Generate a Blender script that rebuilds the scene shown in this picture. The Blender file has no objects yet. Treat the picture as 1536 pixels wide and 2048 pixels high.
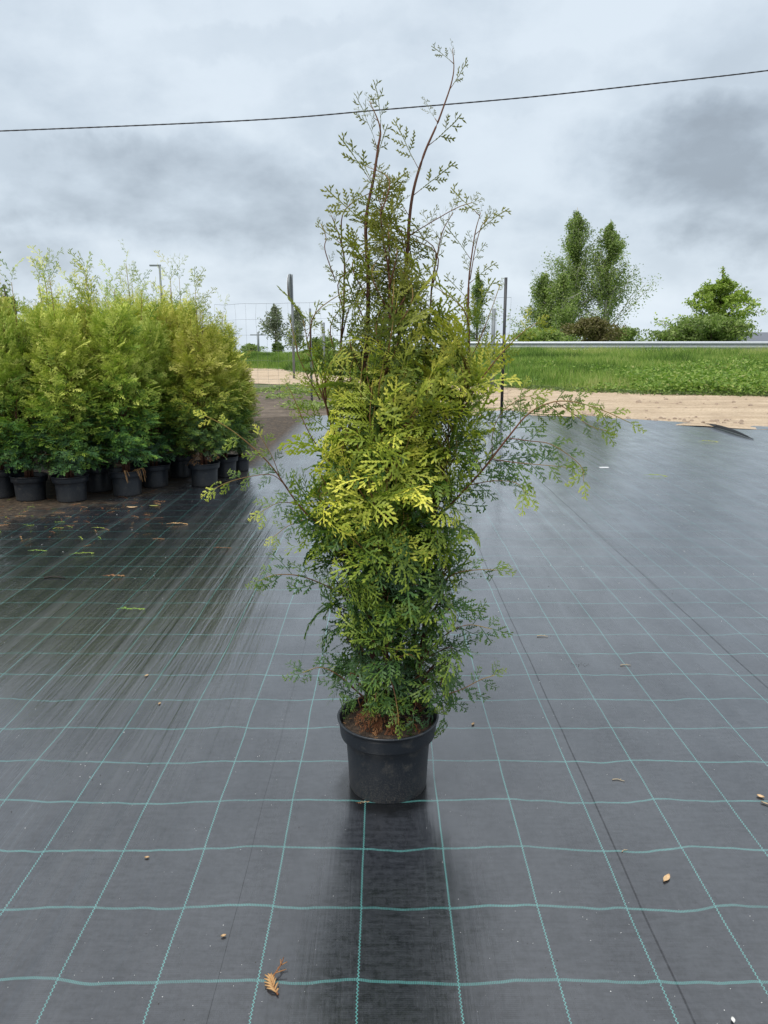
import bpy, math, random
import numpy as np
from mathutils import Vector, noise as mnoise
R = math.radians
scene = bpy.context.scene
COL = scene.collection

# ------------------------------------------------------------------ camera
H = 1.55
PITCH = R(12.68)
F = 1538.0
cd = bpy.data.cameras.new('camera')
cam = bpy.data.objects.new('camera', cd); COL.objects.link(cam)
cam.location = (0, 0, H); cam.rotation_euler = (R(90) - PITCH, 0, 0)
cd.sensor_fit = 'VERTICAL'; cd.sensor_height = 36.0; cd.lens = 36.0 * F / 2048.0
cd.clip_start = 0.05; cd.clip_end = 9000
scene.camera = cam
scene.render.resolution_x = 768; scene.render.resolution_y = 1024

# ------------------------------------------------------------------ light and sky
SUN_EL, SUN_ROT = R(58), R(215)
scene.view_settings.view_transform = 'Standard'; scene.view_settings.look = 'None'
scene.view_settings.exposure = 0.16; scene.view_settings.gamma = 1.0
sd = bpy.data.lights.new('sun', 'SUN'); sd.energy = 2.3; sd.angle = R(18); sd.color = (1, .96, .9)
sun = bpy.data.objects.new('sun', sd); COL.objects.link(sun)
sdir = Vector((math.sin(SUN_ROT) * math.cos(SUN_EL), math.cos(SUN_ROT) * math.cos(SUN_EL), math.sin(SUN_EL)))
sun.rotation_euler = sdir.to_track_quat('Z', 'Y').to_euler(); sun.location = (-5, -8, 20)

W = bpy.data.worlds.new('World'); scene.world = W; W.use_nodes = True


class NT:
    """small helper round a node tree"""
    def __init__(s, nt): s.nt = nt; s.n = nt.nodes; s.l = nt.links
    def new(s, t, **kw):
        n = s.n.new(t)
        for k, v in kw.items(): setattr(n, k, v)
        return n
    def put(s, n, **kw):
        for k, v in kw.items():
            k = k.replace('_', ' ')
            s.setin(n.inputs[k], v)
    def setin(s, sock, v):
        if isinstance(v, bpy.types.NodeSocket): s.l.new(v, sock)
        else:
            if hasattr(sock.default_value, '__len__') and not hasattr(v, '__len__'): v = [v] * len(sock.default_value)
            if hasattr(v, '__len__') and len(v) == 3 and len(sock.default_value) == 4: v = (*v, 1)
            sock.default_value = v
    def m(s, op, a, b=0.0, c=0.0, clamp=False):
        n = s.new('ShaderNodeMath', operation=op, use_clamp=clamp)
        s.setin(n.inputs[0], a); s.setin(n.inputs[1], b); s.setin(n.inputs[2], c); return n.outputs[0]
    def v(s, op, a, b=(0, 0, 0)):
        n = s.new('ShaderNodeVectorMath', operation=op)
        s.setin(n.inputs[0], a); s.setin(n.inputs[1], b)
        return n.outputs['Value'] if op in ('LENGTH', 'DOT_PRODUCT', 'DISTANCE') else n.outputs[0]
    def noise(s, vec, scale, detail=4, rough=.55, dist=0.0):
        n = s.new('ShaderNodeTexNoise'); s.setin(n.inputs['Vector'], vec)
        n.inputs['Scale'].default_value = scale; n.inputs['Detail'].default_value = detail
        n.inputs['Roughness'].default_value = rough; n.inputs['Distortion'].default_value = dist
        return n.outputs['Fac']
    def mr(s, x, a, b, c=0.0, d=1.0, smooth=False):
        n = s.new('ShaderNodeMapRange'); n.clamp = True
        if smooth: n.interpolation_type = 'SMOOTHSTEP'
        s.setin(n.inputs[0], x)
        for i, q in enumerate((a, b, c, d)): s.setin(n.inputs[i + 1], q)
        return n.outputs[0]
    def mix(s, f, a, b, t='MIX'):
        n = s.new('ShaderNodeMix', data_type='RGBA', blend_type=t)
        s.setin(n.inputs[0], f); s.setin(n.inputs[6], a); s.setin(n.inputs[7], b); return n.outputs[2]
    def ramp(s, x, stops):
        n = s.new('ShaderNodeValToRGB'); s.setin(n.inputs[0], x); e = n.color_ramp.elements
        while len(e) < len(stops): e.new(.5)
        for q, (p, c) in zip(e, stops): q.position = p; q.color = (*c, 1)
        return n.outputs[0]
    def bump(s, h, strength, dist=.01, normal=None):
        n = s.new('ShaderNodeBump'); n.inputs['Strength'].default_value = strength
        n.inputs['Distance'].default_value = dist; s.setin(n.inputs['Height'], h)
        if normal is not None: s.l.new(normal, n.inputs['Normal'])
        return n.outputs[0]


w = NT(W.node_tree); w.n.clear()
out = w.new('ShaderNodeOutputWorld')
tc = w.new('ShaderNodeTexCoord').outputs['Generated']
sky = w.new('ShaderNodeTexSky', sky_type='NISHITA'); sky.sun_disc = False
sky.sun_elevation = SUN_EL; sky.sun_rotation = SUN_ROT; sky.air_density = 1.5; sky.dust_density = 2.5
bg1 = w.new('ShaderNodeBackground'); w.l.new(sky.outputs[0], bg1.inputs[0]); bg1.inputs[1].default_value = .09
sep = w.new('ShaderNodeSeparateXYZ'); w.l.new(tc, sep.inputs[0])
zc = w.m('ADD', w.m('MAXIMUM', sep.outputs[2], 0.0), .45)
cmb = w.new('ShaderNodeCombineXYZ')
w.l.new(w.m('DIVIDE', sep.outputs[0], zc), cmb.inputs[0]); w.l.new(w.m('DIVIDE', sep.outputs[1], zc), cmb.inputs[1])
cp = cmb.outputs[0]
n1 = w.noise(cp, 2.6, 8, .55, .0)
n2 = w.noise(w.v('ADD', cp, (7.3, 2.1, 0)), 4.0, 6, .55, .1)
n3 = w.noise(w.v('MULTIPLY', tc, (1, 1, 2.2)), 4.0, 6, .55, .1)
dark = w.m('MULTIPLY', w.mr(n1, .40, .68, smooth=True), .42)
# banks of heavier cloud in given directions (low left, right), with ragged edges
def bank(az, el, wx, wz, amt, seed):
    a, e = R(az), R(el)
    C = (math.sin(a) * math.cos(e), math.cos(a) * math.cos(e), math.sin(e))
    d = w.v('SUBTRACT', tc, C)
    jig = w.new('ShaderNodeTexNoise'); w.l.new(w.v('ADD', tc, (seed, seed * 2, 0)), jig.inputs['Vector'])
    jig.inputs['Scale'].default_value = 5; jig.inputs['Detail'].default_value = 6; jig.inputs['Roughness'].default_value = .6
    j = w.v('MULTIPLY', w.v('SUBTRACT', jig.outputs['Color'], (.5, .5, .5)), (.34, .34, .17))
    d = w.v('MULTIPLY', w.v('ADD', d, j), (1 / wx, 1 / wx, 1 / wz))
    return w.m('MULTIPLY', w.mr(w.v('LENGTH', d), .45, 1.08, 1, 0, smooth=True), amt)
tot = dark
for b in [(-14, 9.2, .34, .085, .62, 1), (-27, 5.5, .20, .05, .5, 2), (25, 10, .24, .125, .80, 3), (14, 5.5, .20, .04, .3, 4), (-20, 3.5, .3, .03, .25, 12), (5, 16, .22, .03, .22, 13),
          (-3, 6.5, .10, .035, .22, 5), (-10, 19, .30, .022, .18, 9), (12, 27, .3, .05, .15, 10)]:
    tot = w.m('MAXIMUM', tot, w.m('MULTIPLY', bank(*b), w.mr(n2, .35, .62, .45, 1.0)))
shade = w.m('ADD', w.m('MULTIPLY', tot, .92), w.m('ADD', w.m('MULTIPLY', w.m('SUBTRACT', n3, .5), .32), w.m('MULTIPLY', w.m('SUBTRACT', n2, .5), .24)), clamp=True)
ccol = w.ramp(shade, [(0, (.69, .775, .86)), (.3, (.56, .645, .735)), (.65, (.37, .435, .51)), (1, (.25, .29, .34))])
ccol = w.mix(w.m('MULTIPLY', w.mr(sep.outputs[2], .0, .13, .55, 0), w.m('SUBTRACT', 1.0, shade)), ccol, (.80, .89, .97))
# overhead sky, out of view, brightened to light the scene
ccol = w.mix(w.mr(sep.outputs[2], .42, .8, 0, 1), ccol, (1.25, 1.3, 1.36))
bg2 = w.new('ShaderNodeBackground'); w.l.new(ccol, bg2.inputs[0]); bg2.inputs[1].default_value = 1.0
mx = w.new('ShaderNodeMixShader'); mx.inputs[0].default_value = .93
w.l.new(bg1.outputs[0], mx.inputs[1]); w.l.new(bg2.outputs[0], mx.inputs[2]); w.l.new(mx.outputs[0], out.inputs[0])


# ------------------------------------------------------------------ helpers
def ray(px, py):
    u = (px - 768) / F; v = (1024 - py) / F
    return np.array((u, math.cos(PITCH) + v * math.sin(PITCH), -math.sin(PITCH) + v * math.cos(PITCH)))
def at(px, py, Y):
    d = ray(px, py); return np.array((0, 0, H)) + d * (Y / d[1])
def gr(px, py, z=0.0):
    d = ray(px, py); return np.array((0, 0, H)) + d * ((z - H) / d[2])

def tag(o, label=None, cat=None, group=None, kind=None):
    for k, v in (('label', label), ('category', cat), ('group', group), ('kind', kind)):
        if v: o[k] = v
    return o
def empty(name, loc=(0, 0, 0), rz=0):
    o = bpy.data.objects.new(name, None); COL.objects.link(o); o.location = loc; o.rotation_euler = (0, 0, rz)
    o.empty_display_size = .1; return o
def mesh_obj(name, verts, faces, mat, parent=None, smooth=False, loc=(0, 0, 0)):
    me = bpy.data.meshes.new(name)
    me.from_pydata([tuple(map(float, v)) for v in verts], [], faces); me.update()
    if smooth: me.polygons.foreach_set('use_smooth', [True] * len(me.polygons))
    me.materials.append(mat)
    o = bpy.data.objects.new(name, me); COL.objects.link(o); o.location = loc
    if parent: o.parent = parent
    return o
def quad_obj(name, V, mat, parent=None, tint=None, n=4, loc=(0, 0, 0)):
    """V: (k*n,3) numpy, every n consecutive vertices are one polygon"""
    V = np.asarray(V, dtype=np.float32).reshape(-1, 3); k = len(V) // n
    me = bpy.data.meshes.new(name)
    me.vertices.add(len(V)); me.vertices.foreach_set('co', V.ravel())
    me.loops.add(k * n); me.loops.foreach_set('vertex_index', np.arange(k * n, dtype=np.int32))
    me.polygons.add(k); me.polygons.foreach_set('loop_start', np.arange(0, k * n, n, dtype=np.int32))
    me.polygons.foreach_set('loop_total', np.full(k, n, dtype=np.int32))
    if tint is not None:
        a = me.attributes.new('tint', 'FLOAT', 'POINT'); a.data.foreach_set('value', np.asarray(tint, dtype=np.float32))
    me.update(); me.validate(); me.materials.append(mat)
    o = bpy.data.objects.new(name, me); COL.objects.link(o); o.location = loc
    if parent: o.parent = parent
    return o
class TB:
    """collects tapered tubes along polylines"""
    def __init__(s): s.v = []; s.f = []; s.t = []
    def tube(s, pts, rad, n=6, tint=0.0, cap=True):
        pts = [np.asarray(p, float) for p in pts]; m = len(pts)
        if not hasattr(rad, '__len__'): rad = [rad] * m
        b = len(s.v); up = np.array((0.13, .21, .97))
        for i, p in enumerate(pts):
            d = pts[min(i + 1, m - 1)] - pts[max(i - 1, 0)]; d = d / (np.linalg.norm(d) + 1e-9)
            a = np.cross(d, up if abs(d @ up) < .93 else (1, 0, 0)); a /= np.linalg.norm(a) + 1e-9; c = np.cross(d, a)
            for k in range(n):
                q = 2 * math.pi * k / n; s.v.append(p + rad[i] * (a * math.cos(q) + c * math.sin(q)))
                s.t.append(tint if not hasattr(tint, '__len__') else tint[i])
        for i in range(m - 1):
            for k in range(n):
                k2 = (k + 1) % n; s.f.append((b + i * n + k, b + i * n + k2, b + (i + 1) * n + k2, b + (i + 1) * n + k))
        if cap: s.f.append(tuple(b + k for k in range(n))[::-1]); s.f.append(tuple(b + (m - 1) * n + k for k in range(n)))
    def build(s, name, mat, parent=None, smooth=True):
        o = mesh_obj(name, s.v, s.f, mat, parent, smooth)
        a = o.data.attributes.new('tint', 'FLOAT', 'POINT'); a.data.foreach_set('value', np.array(s.t, dtype=np.float32))
        return o
def lathe(name, prof, mat, parent=None, n=64, c=(0, 0, 0), wob=None):
    v = []; f = []
    for i, (r, z) in enumerate(prof):
        for k in range(n):
            q = 2 * math.pi * k / n; rr = r + (wob(q, z) if wob else 0)
            v.append((c[0] + rr * math.cos(q), c[1] + rr * math.sin(q), c[2] + z))
    for i in range(len(prof) - 1):
        for k in range(n):
            k2 = (k + 1) % n; f.append((i * n + k, i * n + k2, (i + 1) * n + k2, (i + 1) * n + k))
    return mesh_obj(name, v, f, mat, parent, True)
def box(name, x0, x1, y0, y1, z0, z1, mat, parent=None):
    v = [(x, y, z) for z in (z0, z1) for y in (y0, y1) for x in (x0, x1)]
    f = [(0, 2, 3, 1), (4, 5, 7, 6), (0, 1, 5, 4), (2, 6, 7, 3), (0, 4, 6, 2), (1, 3, 7, 5)]
    return mesh_obj(name, v, f, mat, parent)
def catmull(P, per=6):
    P = [np.asarray(p, float) for p in P]; Q = [2 * P[0] - P[1]] + P + [2 * P[-1] - P[-2]]; o = []
    for i in range(1, len(Q) - 2):
        for k in range(per):
            t = k / per; a, b, c, d = Q[i - 1:i + 3]
            o.append(.5 * ((2 * b) + (c - a) * t + (2 * a - 5 * b + 4 * c - d) * t * t + (3 * b - a - 3 * c + d) * t ** 3))
    o.append(P[-1]); return o
def interp(x, xs, ys): return float(np.interp(x, xs, ys))

def mat(name):
    m = bpy.data.materials.new(name); m.use_nodes = True; t = NT(m.node_tree)
    b = t.n['Principled BSDF']; return m, t, b
def plain(name, col, rough=.6, metal=0, var=.25, scale=20, bump=.0):
    m, t, b = mat(name); co = t.new('ShaderNodeTexCoord').outputs['Object']
    n = t.noise(co, scale, 5)
    t.setin(b.inputs['Base Color'], t.mix(n, tuple(c * (1 - var) for c in col), tuple(min(1, c * (1 + var)) for c in col)))
    b.inputs['Roughness'].default_value = rough; b.inputs['Metallic'].default_value = metal
    if bump: t.setin(b.inputs['Normal'], t.bump(n, bump, .01))
    return m

# ------------------------------------------------------------------ materials
def foliage_mat(name, stops, trans=.3, rough=.5, olive=None, rand=0.0):
    m, t, b = mat(name)
    at_ = t.new('ShaderNodeAttribute', attribute_name='tint').outputs['Fac']
    geo = t.new('ShaderNodeNewGeometry')
    nz = t.noise(geo.outputs['Position'], 60, 3)
    c = t.ramp(t.m('ADD', at_, t.m('MULTIPLY', t.m('SUBTRACT', nz, .5), .25)), stops)
    if rand:
        oi = t.new('ShaderNodeObjectInfo').outputs['Random']
        hs = t.new('ShaderNodeHueSaturation'); t.setin(hs.inputs['Value'], t.mr(oi, 0, 1, 1 - rand, 1 + rand)); t.setin(hs.inputs['Hue'], t.mr(t.m('FRACT', t.m('MULTIPLY', oi, 7.3)), 0, 1, .485, .535)); t.l.new(c, hs.inputs['Color']); c = hs.outputs[0]
    if olive:      # bronze young growth at the top of the plant
        oz = t.new('ShaderNodeSeparateXYZ'); t.l.new(t.new('ShaderNodeTexCoord').outputs['Object'], oz.inputs[0])
        c = t.mix(t.mr(t.m('ADD', oz.outputs[2], t.m('MULTIPLY', nz, .5)), 1.45, 2.1, 0, .75), c, olive)
    t.setin(b.inputs['Base Color'], c); b.inputs['Roughness'].default_value = rough
    b.inputs['Specular IOR Level'].default_value = .28
    tr = t.new('ShaderNodeBsdfTranslucent'); t.l.new(t.mix(1.0, c, (1.0, 1.25, .6), 'MULTIPLY'), tr.inputs[0])
    mx = t.new('ShaderNodeMixShader'); mx.inputs[0].default_value = trans
    t.l.new(b.outputs[0], mx.inputs[1]); t.l.new(tr.outputs[0], mx.inputs[2])
    t.l.new(mx.outputs[0], t.n['Material Output'].inputs[0]); return m
M = {}
M['thuja'] = foliage_mat('thuja_leaf', [(0, (.050, .095, .052)), (.28, (.070, .145, .038)), (.5, (.175, .25, .034)), (.72, (.37, .43, .060)), (1, (.78, .73, .12))], .33, .42, (.20, .178, .032))
M['thuja_far'] = foliage_mat('thuja_leaf_far', [(0, (.05, .105, .055)), (.3, (.10, .19, .040)), (.55, (.24, .32, .040)), (.8, (.46, .48, .07)), (1, (.66, .62, .16))], .16, .5, None, .22)
M['dead'] = foliage_mat('dead_frond', [(0, (.075, .028, .016)), (.5, (.22, .085, .035)), (1, (.55, .33, .15))], .2, .7)
M['twig'] = foliage_mat('twig', [(0, (.055, .024, .018)), (.45, (.14, .06, .03)), (.75, (.24, .17, .04)), (1, (.42, .40, .05))], 0, .6)
M['birch'] = foliage_mat('birch_leaf', [(0, (.09, .13, .045)), (.5, (.22, .29, .085)), (1, (.38, .45, .15))], .35, .6)
M['grey_leaf'] = foliage_mat('willow_leaf', [(0, (.14, .16, .11)), (1, (.34, .36, .26))], .3, .6)
M['brown_leaf'] = foliage_mat('bronze_leaf', [(0, (.09, .085, .03)), (1, (.2, .17, .07))], .3, .6)
M['lime'] = foliage_mat('maple_leaf', [(0, (.13, .19, .03)), (.5, (.27, .36, .06)), (1, (.42, .50, .12))], .35, .6)
M['grass'] = foliage_mat('grass_blade', [(0, (.05, .09, .02)), (.35, (.14, .24, .045)), (.7, (.27, .37, .08)), (1, (.42, .42, .17))], .35, .6)
M['bark'] = plain('bark', (.11, .085, .065), .9, 0, .5, 8, .4)
M['birch_bark'] = plain('birch_bark', (.42, .40, .36), .8, 0, .5, 3)
M['metal'] = plain('galvanised', (.36, .385, .41), .5, .35, .12, 6)
M['post'] = plain('grey_post', (.17, .19, .20), .6, .2, .3, 8)
M['black_post'] = plain('black_post', (.022, .023, .026), .5, 0, .4, 9)
M['wire'] = plain('fence_wire', (.16, .17, .18), .5, .3, .2, 8)
M['cable'] = plain('cable', (.012, .013, .016), .5, 0, .3, 20)
M['roof'] = plain('roof_sheet', (.10, .11, .135), .5, 0, .15, 1)
M['wall'] = plain('house_wall', (.4, .38, .34), .8, 0, .1, 1)
M['asphalt'] = plain('asphalt', (.055, .055, .058), .85, 0, .3, 30)
M['white'] = plain('white_plastic', (.8, .8, .8), .4, 0, .05, 30)
M['crumb_white'] = plain('pale_grit', (.62, .62, .6), .7, 0, .3, 300)
M['crumb_dark'] = plain('dark_soil_crumb', (.03, .025, .02), .9, 0, .4, 300)
M['stick'] = plain('dry_stick', (.36, .29, .19), .8, 0, .4, 200)
M['leaf_dry'] = plain('dry_leaf', (.52, .36, .2), .7, 0, .3, 120, .3)
M['leaf_yellow'] = plain('yellowing_leaf', (.22, .23, .06), .7, 0, .3, 120)

# pot plastic, dusty and splashed towards the foot
m, t, b = mat('pot_plastic'); M['pot'] = m
co = t.new('ShaderNodeTexCoord').outputs['Object']; s_ = t.new('ShaderNodeSeparateXYZ'); t.l.new(co, s_.inputs[0])
fine = t.noise(co, 260, 3, .7); big = t.noise(co, 14, 5, .6)
dirt = t.m('MULTIPLY', t.mr(t.m('ADD', s_.outputs[2], t.m('MULTIPLY', big, -.10)), -.05, .16, 1, .12), t.mr(fine, .42, .68))
band = t.m('MULTIPLY', t.mr(t.noise(t.v('ADD', co, (3, 0, 0)), 18, 6, .65), .54, .72), t.mr(fine, .3, .6, .2, .9))
dd = t.m('MAXIMUM', t.m('MULTIPLY', t.m('MULTIPLY', dirt, dirt), .85), t.m('MULTIPLY', band, .5))
spk = t.mr(t.noise(co, 420, 1, .5), .74, .78)
c = t.mix(dd, (.010, .014, .020), (.15, .135, .11)); c = t.mix(t.m('MULTIPLY', spk, .5), c, (.4, .4, .4))
t.setin(b.inputs['Base Color'], c); t.setin(b.inputs['Roughness'], t.mr(dd, 0, 1, .42, .85)); t.setin(b.inputs['Normal'], t.bump(fine, .12, .002))

m, t, b = mat('potting_soil'); M['soil'] = m
co = t.new('ShaderNodeTexCoord').outputs['Object']
n = t.noise(co, 70, 8, .7); t.setin(b.inputs['Base Color'], t.ramp(n, [(.3, (.016, .011, .008)), (.55, (.06, .04, .027)), (.75, (.17, .12, .075))]))
b.inputs['Roughness'].default_value = .95; t.setin(b.inputs['Normal'], t.bump(n, .9, .01))

m, t, b = mat('sand'); M['sand'] = m
co = t.new('ShaderNodeTexCoord').outputs['Object']
n = t.noise(co, 1.1, 7, .6); g = t.noise(co, 22, 4, .7); st = t.noise(t.v('MULTIPLY', co, (.12, 1.6, 1)), 1.5, 5, .6)
c = t.ramp(t.m('ADD', t.m('MULTIPLY', g, .55), t.m('MULTIPLY', st, .45)), [(.35, (.30, .21, .135)), (.5, (.50, .385, .26)), (.65, (.66, .53, .38))])
c = t.mix(t.m('MULTIPLY', t.mr(n, .5, .68), .5), c, (.28, .20, .13))
t.setin(b.inputs['Base Color'], c); b.inputs['Roughness'].default_value = .95; t.setin(b.inputs['Normal'], t.bump(g, .8, .06))

m, t, b = mat('earth'); M['earth'] = m
co = t.new('ShaderNodeTexCoord').outputs['Object']; s_ = t.new('ShaderNodeSeparateXYZ'); t.l.new(co, s_.inputs[0])
n = t.noise(co, 2.5, 8, .7)
soil = t.ramp(n, [(.3, (.055, .040, .028)), (.55, (.125, .095, .068)), (.75, (.21, .165, .12))])
gcol = t.ramp(t.noise(co, .8, 8, .7), [(.3, (.05, .09, .02)), (.6, (.10, .17, .03)), (.8, (.16, .2, .05))])
t.setin(b.inputs['Base Color'], t.mix(t.mr(s_.outputs[1], 24, 30), soil, gcol))
b.inputs['Roughness'].default_value = .95; t.setin(b.inputs['Normal'], t.bump(n, .8, .08))

# woven ground cover: black tape weave, teal marker threads, wet sheen
GX0, GSX, GY0, GSY = -.064, .2468, 1.588, .2528
m, t, b = mat('woven_ground_cover'); M['fabric'] = m
co = t.new('ShaderNodeTexCoord').outputs['Object']; s_ = t.new('ShaderNodeSeparateXYZ'); t.l.new(co, s_.inputs[0]); X, Y = s_.outputs[0], s_.outputs[1]
wy = t.m('MULTIPLY', t.m('SUBTRACT', t.noise(t.v('MULTIPLY', co, (2.2, .55, 0)), 1.3, 3, .5), .5), .085)
wx = t.m('MULTIPLY', t.m('SUBTRACT', t.noise(t.v('MULTIPLY', co, (.4, 1.2, 0)), 1.3, 2, .5), .5), .022)
Yw = t.m('ADD', Y, wy); Xw = t.m('ADD', X, wx)
def cell(v, o, s): return t.m('MULTIPLY', t.m('SUBTRACT', t.m('FRACT', t.m('DIVIDE', t.m('SUBTRACT', v, o - s / 2), s)), .5), s)
dy = cell(Yw, GY0, GSY); dx = cell(Xw, GX0, GSX)
zig = t.m('MULTIPLY', t.m('SUBTRACT', t.m('PINGPONG', Y, .0055), .00275), .8)
lx = t.mr(t.m('ABSOLUTE', t.m('ADD', dx, zig)), .0008, .0019, 1, 0)
ly0 = t.mr(t.m('ABSOLUTE', dy), .0036, .0052, 1, 0)
tick = t.mr(t.m('PINGPONG', X, .0022), .0006, .0015, .3, 1)
ly = t.m('MULTIPLY', ly0, t.m('MULTIPLY', tick, t.mr(t.noise(co, 3, 3), .3, .7, .45, .85)))
line = t.m('MAXIMUM', lx, ly)
wv1 = t.m('PINGPONG', Y, .0028); wv2 = t.m('PINGPONG', X, .0016)
weave = t.m('ADD', t.m('MULTIPLY', wv1, 250), t.m('MULTIPLY', wv2, 160))
grain = t.noise(t.v('MULTIPLY', co, (60, 190, 1)), 1.0, 3, .7)
grain2 = t.noise(t.v('MULTIPLY', co, (160, 22, 1)), 1.0, 3, .7)
streak = t.noise(t.v('MULTIPLY', co, (11, .38, 0)), 1.0, 6, .62, .3)
streak2 = t.noise(t.v('MULTIPLY', t.v('ADD', co, (5, 0, 0)), (45, 1.3, 0)), 1.0, 4, .6)
left = t.mr(X, -.35, -1.0, .0, 1, smooth=True)
cloudy = t.noise(co, .9, 6, .6)
basec = t.mix(t.m('ADD', t.m('MULTIPLY', grain, .6), t.m('MULTIPLY', grain2, .4)), (.005, .0065, .009), (.026, .030, .038))
basec = t.mix(t.mr(cloudy, .42, .7, 0, .25), basec, (.055, .055, .060))
basec = t.mix(t.mr(wv1, .0004, .0016, .6, 0), basec, (.003, .0035, .005))
dust = t.m('MULTIPLY', t.mr(streak, .5, .7), t.mr(X, -.5, -.9, .0, .22)); basec = t.mix(dust, basec, (.12, .125, .13))
# seams: thin dark missing threads
seam = 0.0
for sx, wd in ((.716, .0036), (-.41, .0010), (1.735, .005)):
    seam = t.m('MAXIMUM', seam, t.mr(t.m('ABSOLUTE', t.m('SUBTRACT', Xw, sx)), wd * .5, wd, 1, 0))
basec = t.mix(t.m('MULTIPLY', seam, .85), basec, (.003, .003, .004))
coarse = t.m('ADD', t.m('MULTIPLY', t.noise(t.v('MULTIPLY', co, (16, 60, 1)), 1.0, 4, .75), .6), t.m('MULTIPLY', t.noise(t.v('MULTIPLY', co, (70, 34, 1)), 1.0, 3, .8), .4))
basec = t.mix(t.mr(coarse, .42, .64, 0, .55), basec, (.046, .050, .059)); basec = t.mix(t.mr(coarse, .50, .36, 0, .45), basec, (.004, .005, .006))
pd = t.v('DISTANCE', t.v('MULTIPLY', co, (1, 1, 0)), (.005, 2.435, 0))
damp_shade = t.mr(t.m('ADD', pd, t.m('MULTIPLY', t.m('SUBTRACT', t.noise(co, 14, 5, .7), .5), .09)), .150, .195, .85, 0); basec = t.mix(damp_shade, basec, (.003, .0035, .004))  # damp halo at the pot foot, with contact shade painted into the colour
spots = t.mr(t.noise(co, 95, 4, .75), .66, .74); basec = t.mix(t.m('MULTIPLY', spots, t.mr(t.noise(co, 2.1, 4), .45, .6, .05, .5)), basec, (.16, .155, .145))
tealc = t.mix(t.noise(co, 14, 3), (.05, .22, .21), (.15, .44, .41))
basec = t.mix(t.m('MULTIPLY', line, .74), basec, tealc)
# trodden-in soil in front of the rows of shrubs
e = t.m('ADD', t.m('MULTIPLY', X, -.55), t.m('MULTIPLY', Y, .38))
soilm = t.m('MULTIPLY', t.mr(t.m('ADD', e, t.m('MULTIPLY', t.noise(t.v('MULTIPLY', co, (1.4, 2.4, 1)), 1.3, 7, .65), 1.3)), 4.65, 5.25, 0, .93, smooth=True), t.mr(X, -1.2, -1.7))
soilc = t.ramp(t.noise(co, 16, 8, .75), [(.35, (.028, .022, .016)), (.55, (.085, .062, .042)), (.75, (.24, .17, .10))])
basec = t.mix(soilm, basec, soilc)
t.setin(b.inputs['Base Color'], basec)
ro = t.m('ADD', t.mr(streak, .3, .7, .20, .33), t.m('MULTIPLY', t.m('SUBTRACT', cloudy, .5), .14))
wet = t.mr(t.noise(t.v('MULTIPLY', co, (4.5, .8, 0)), 1.0, 4), .5, .66, 0, .12)
t.setin(b.inputs['Roughness'], t.m('MAXIMUM', t.m('SUBTRACT', ro, wet), t.m('MULTIPLY', soilm, .95)))
b.inputs['Specular IOR Level'].default_value = .55
t.setin(b.inputs['Specular IOR Level'], t.mr(soilm, 0, 1, .45, .1))
b.inputs['IOR'].default_value = 1.55
nb = t.bump(t.m('ADD', t.m('MULTIPLY', streak, t.mr(left, 0, 1, .25, 2.2)), t.m('MULTIPLY', streak2, t.mr(left, 0, 1, .05, .3))), .55, .018)
nb = t.bump(t.m('ADD', weave, t.m('MULTIPLY', grain, 1.6)), .30, .0006, nb)
nb = t.bump(t.m('MULTIPLY', soilm, t.noise(co, 30, 6, .7)), .8, .02, nb)
t.setin(b.inputs['Normal'], nb)
film = t.m('MULTIPLY', t.m('SUBTRACT', t.m('SUBTRACT', 1.0, t.m('MULTIPLY', damp_shade, .7)), t.m('MAXIMUM', soilm, t.m('MULTIPLY', seam, .9)), 0.0, True), t.mr(t.noise(t.v('MULTIPLY', co, (1.6, .9, 0)), 2.2, 7, .62), .36, .62, .68, 1.0))
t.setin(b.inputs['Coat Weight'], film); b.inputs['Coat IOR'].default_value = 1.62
t.setin(b.inputs['Coat Roughness'], t.m('ADD', t.mr(streak, .3, .7, .11, .23), t.m('MULTIPLY', t.m('SUBTRACT', coarse, .5), .35)))
t.setin(b.inputs['Coat Normal'], t.bump(t.m('MULTIPLY', streak, t.mr(left, 0, 1, .12, 1.0)), .5, .016))
M['fabric_edge'] = plain('ground_cover_edge', (.012, .013, .016), .5, 0, .4, 30)

# ------------------------------------------------------------------ terrain
toe_px = [(-900, 735), (490, 738), (560, 741), (640, 752), (760, 762), (900, 770), (1000, 775), (1050, 778), (1150, 783), (1280, 789), (1400, 790), (1536, 793), (1750, 800), (2400, 812)]
TOE = sorted([tuple(gr(*p)[:2]) for p in toe_px])
TX = [p[0] for p in TOE]; TY = [p[1] for p in TOE]
def toeY(x): return interp(x, TX, TY)
def crestY(x): return interp(x, [-40, -6, 3, 22, 60], [49, 47, 43, 37, 33])
def crestH(x): return interp(x, [-40, -8, -1, 4, 60], [.42, .45, .62, .74, .78])
def ss(t): t = max(0, min(1, t)); return t * t * (3 - 2 * t)
def hgt(x, y):
    a, c = toeY(x), crestY(x) - 1.0
    if y <= a: return 0.0
    h = crestH(x)
    if y <= c: return h * ss((y - a) / (c - a)) + .05 * mnoise.noise((x * .5, y * .5, 0)) * ss((y - a) / 3)
    if y <= c + 9: return h
    d = y - c - 9
    return h - .02 * d * min(1, d / 20)
ys = list(np.arange(-12, 18, 3.)) + list(np.arange(18, 60, .75)) + list(np.geomspace(61, 6000, 40))
xs = [-4000, -1500, -600, -250, -120, -70] + list(np.arange(-44, 60, 1.0)) + [75, 120, 250, 600, 1500, 4000]
V = [(x, y, hgt(x, y)) for y in ys for x in xs]; nx = len(xs)
Fc = [(j * nx + i, j * nx + i + 1, (j + 1) * nx + i + 1, (j + 1) * nx + i) for j in range(len(ys) - 1) for i in range(nx - 1)]
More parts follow.
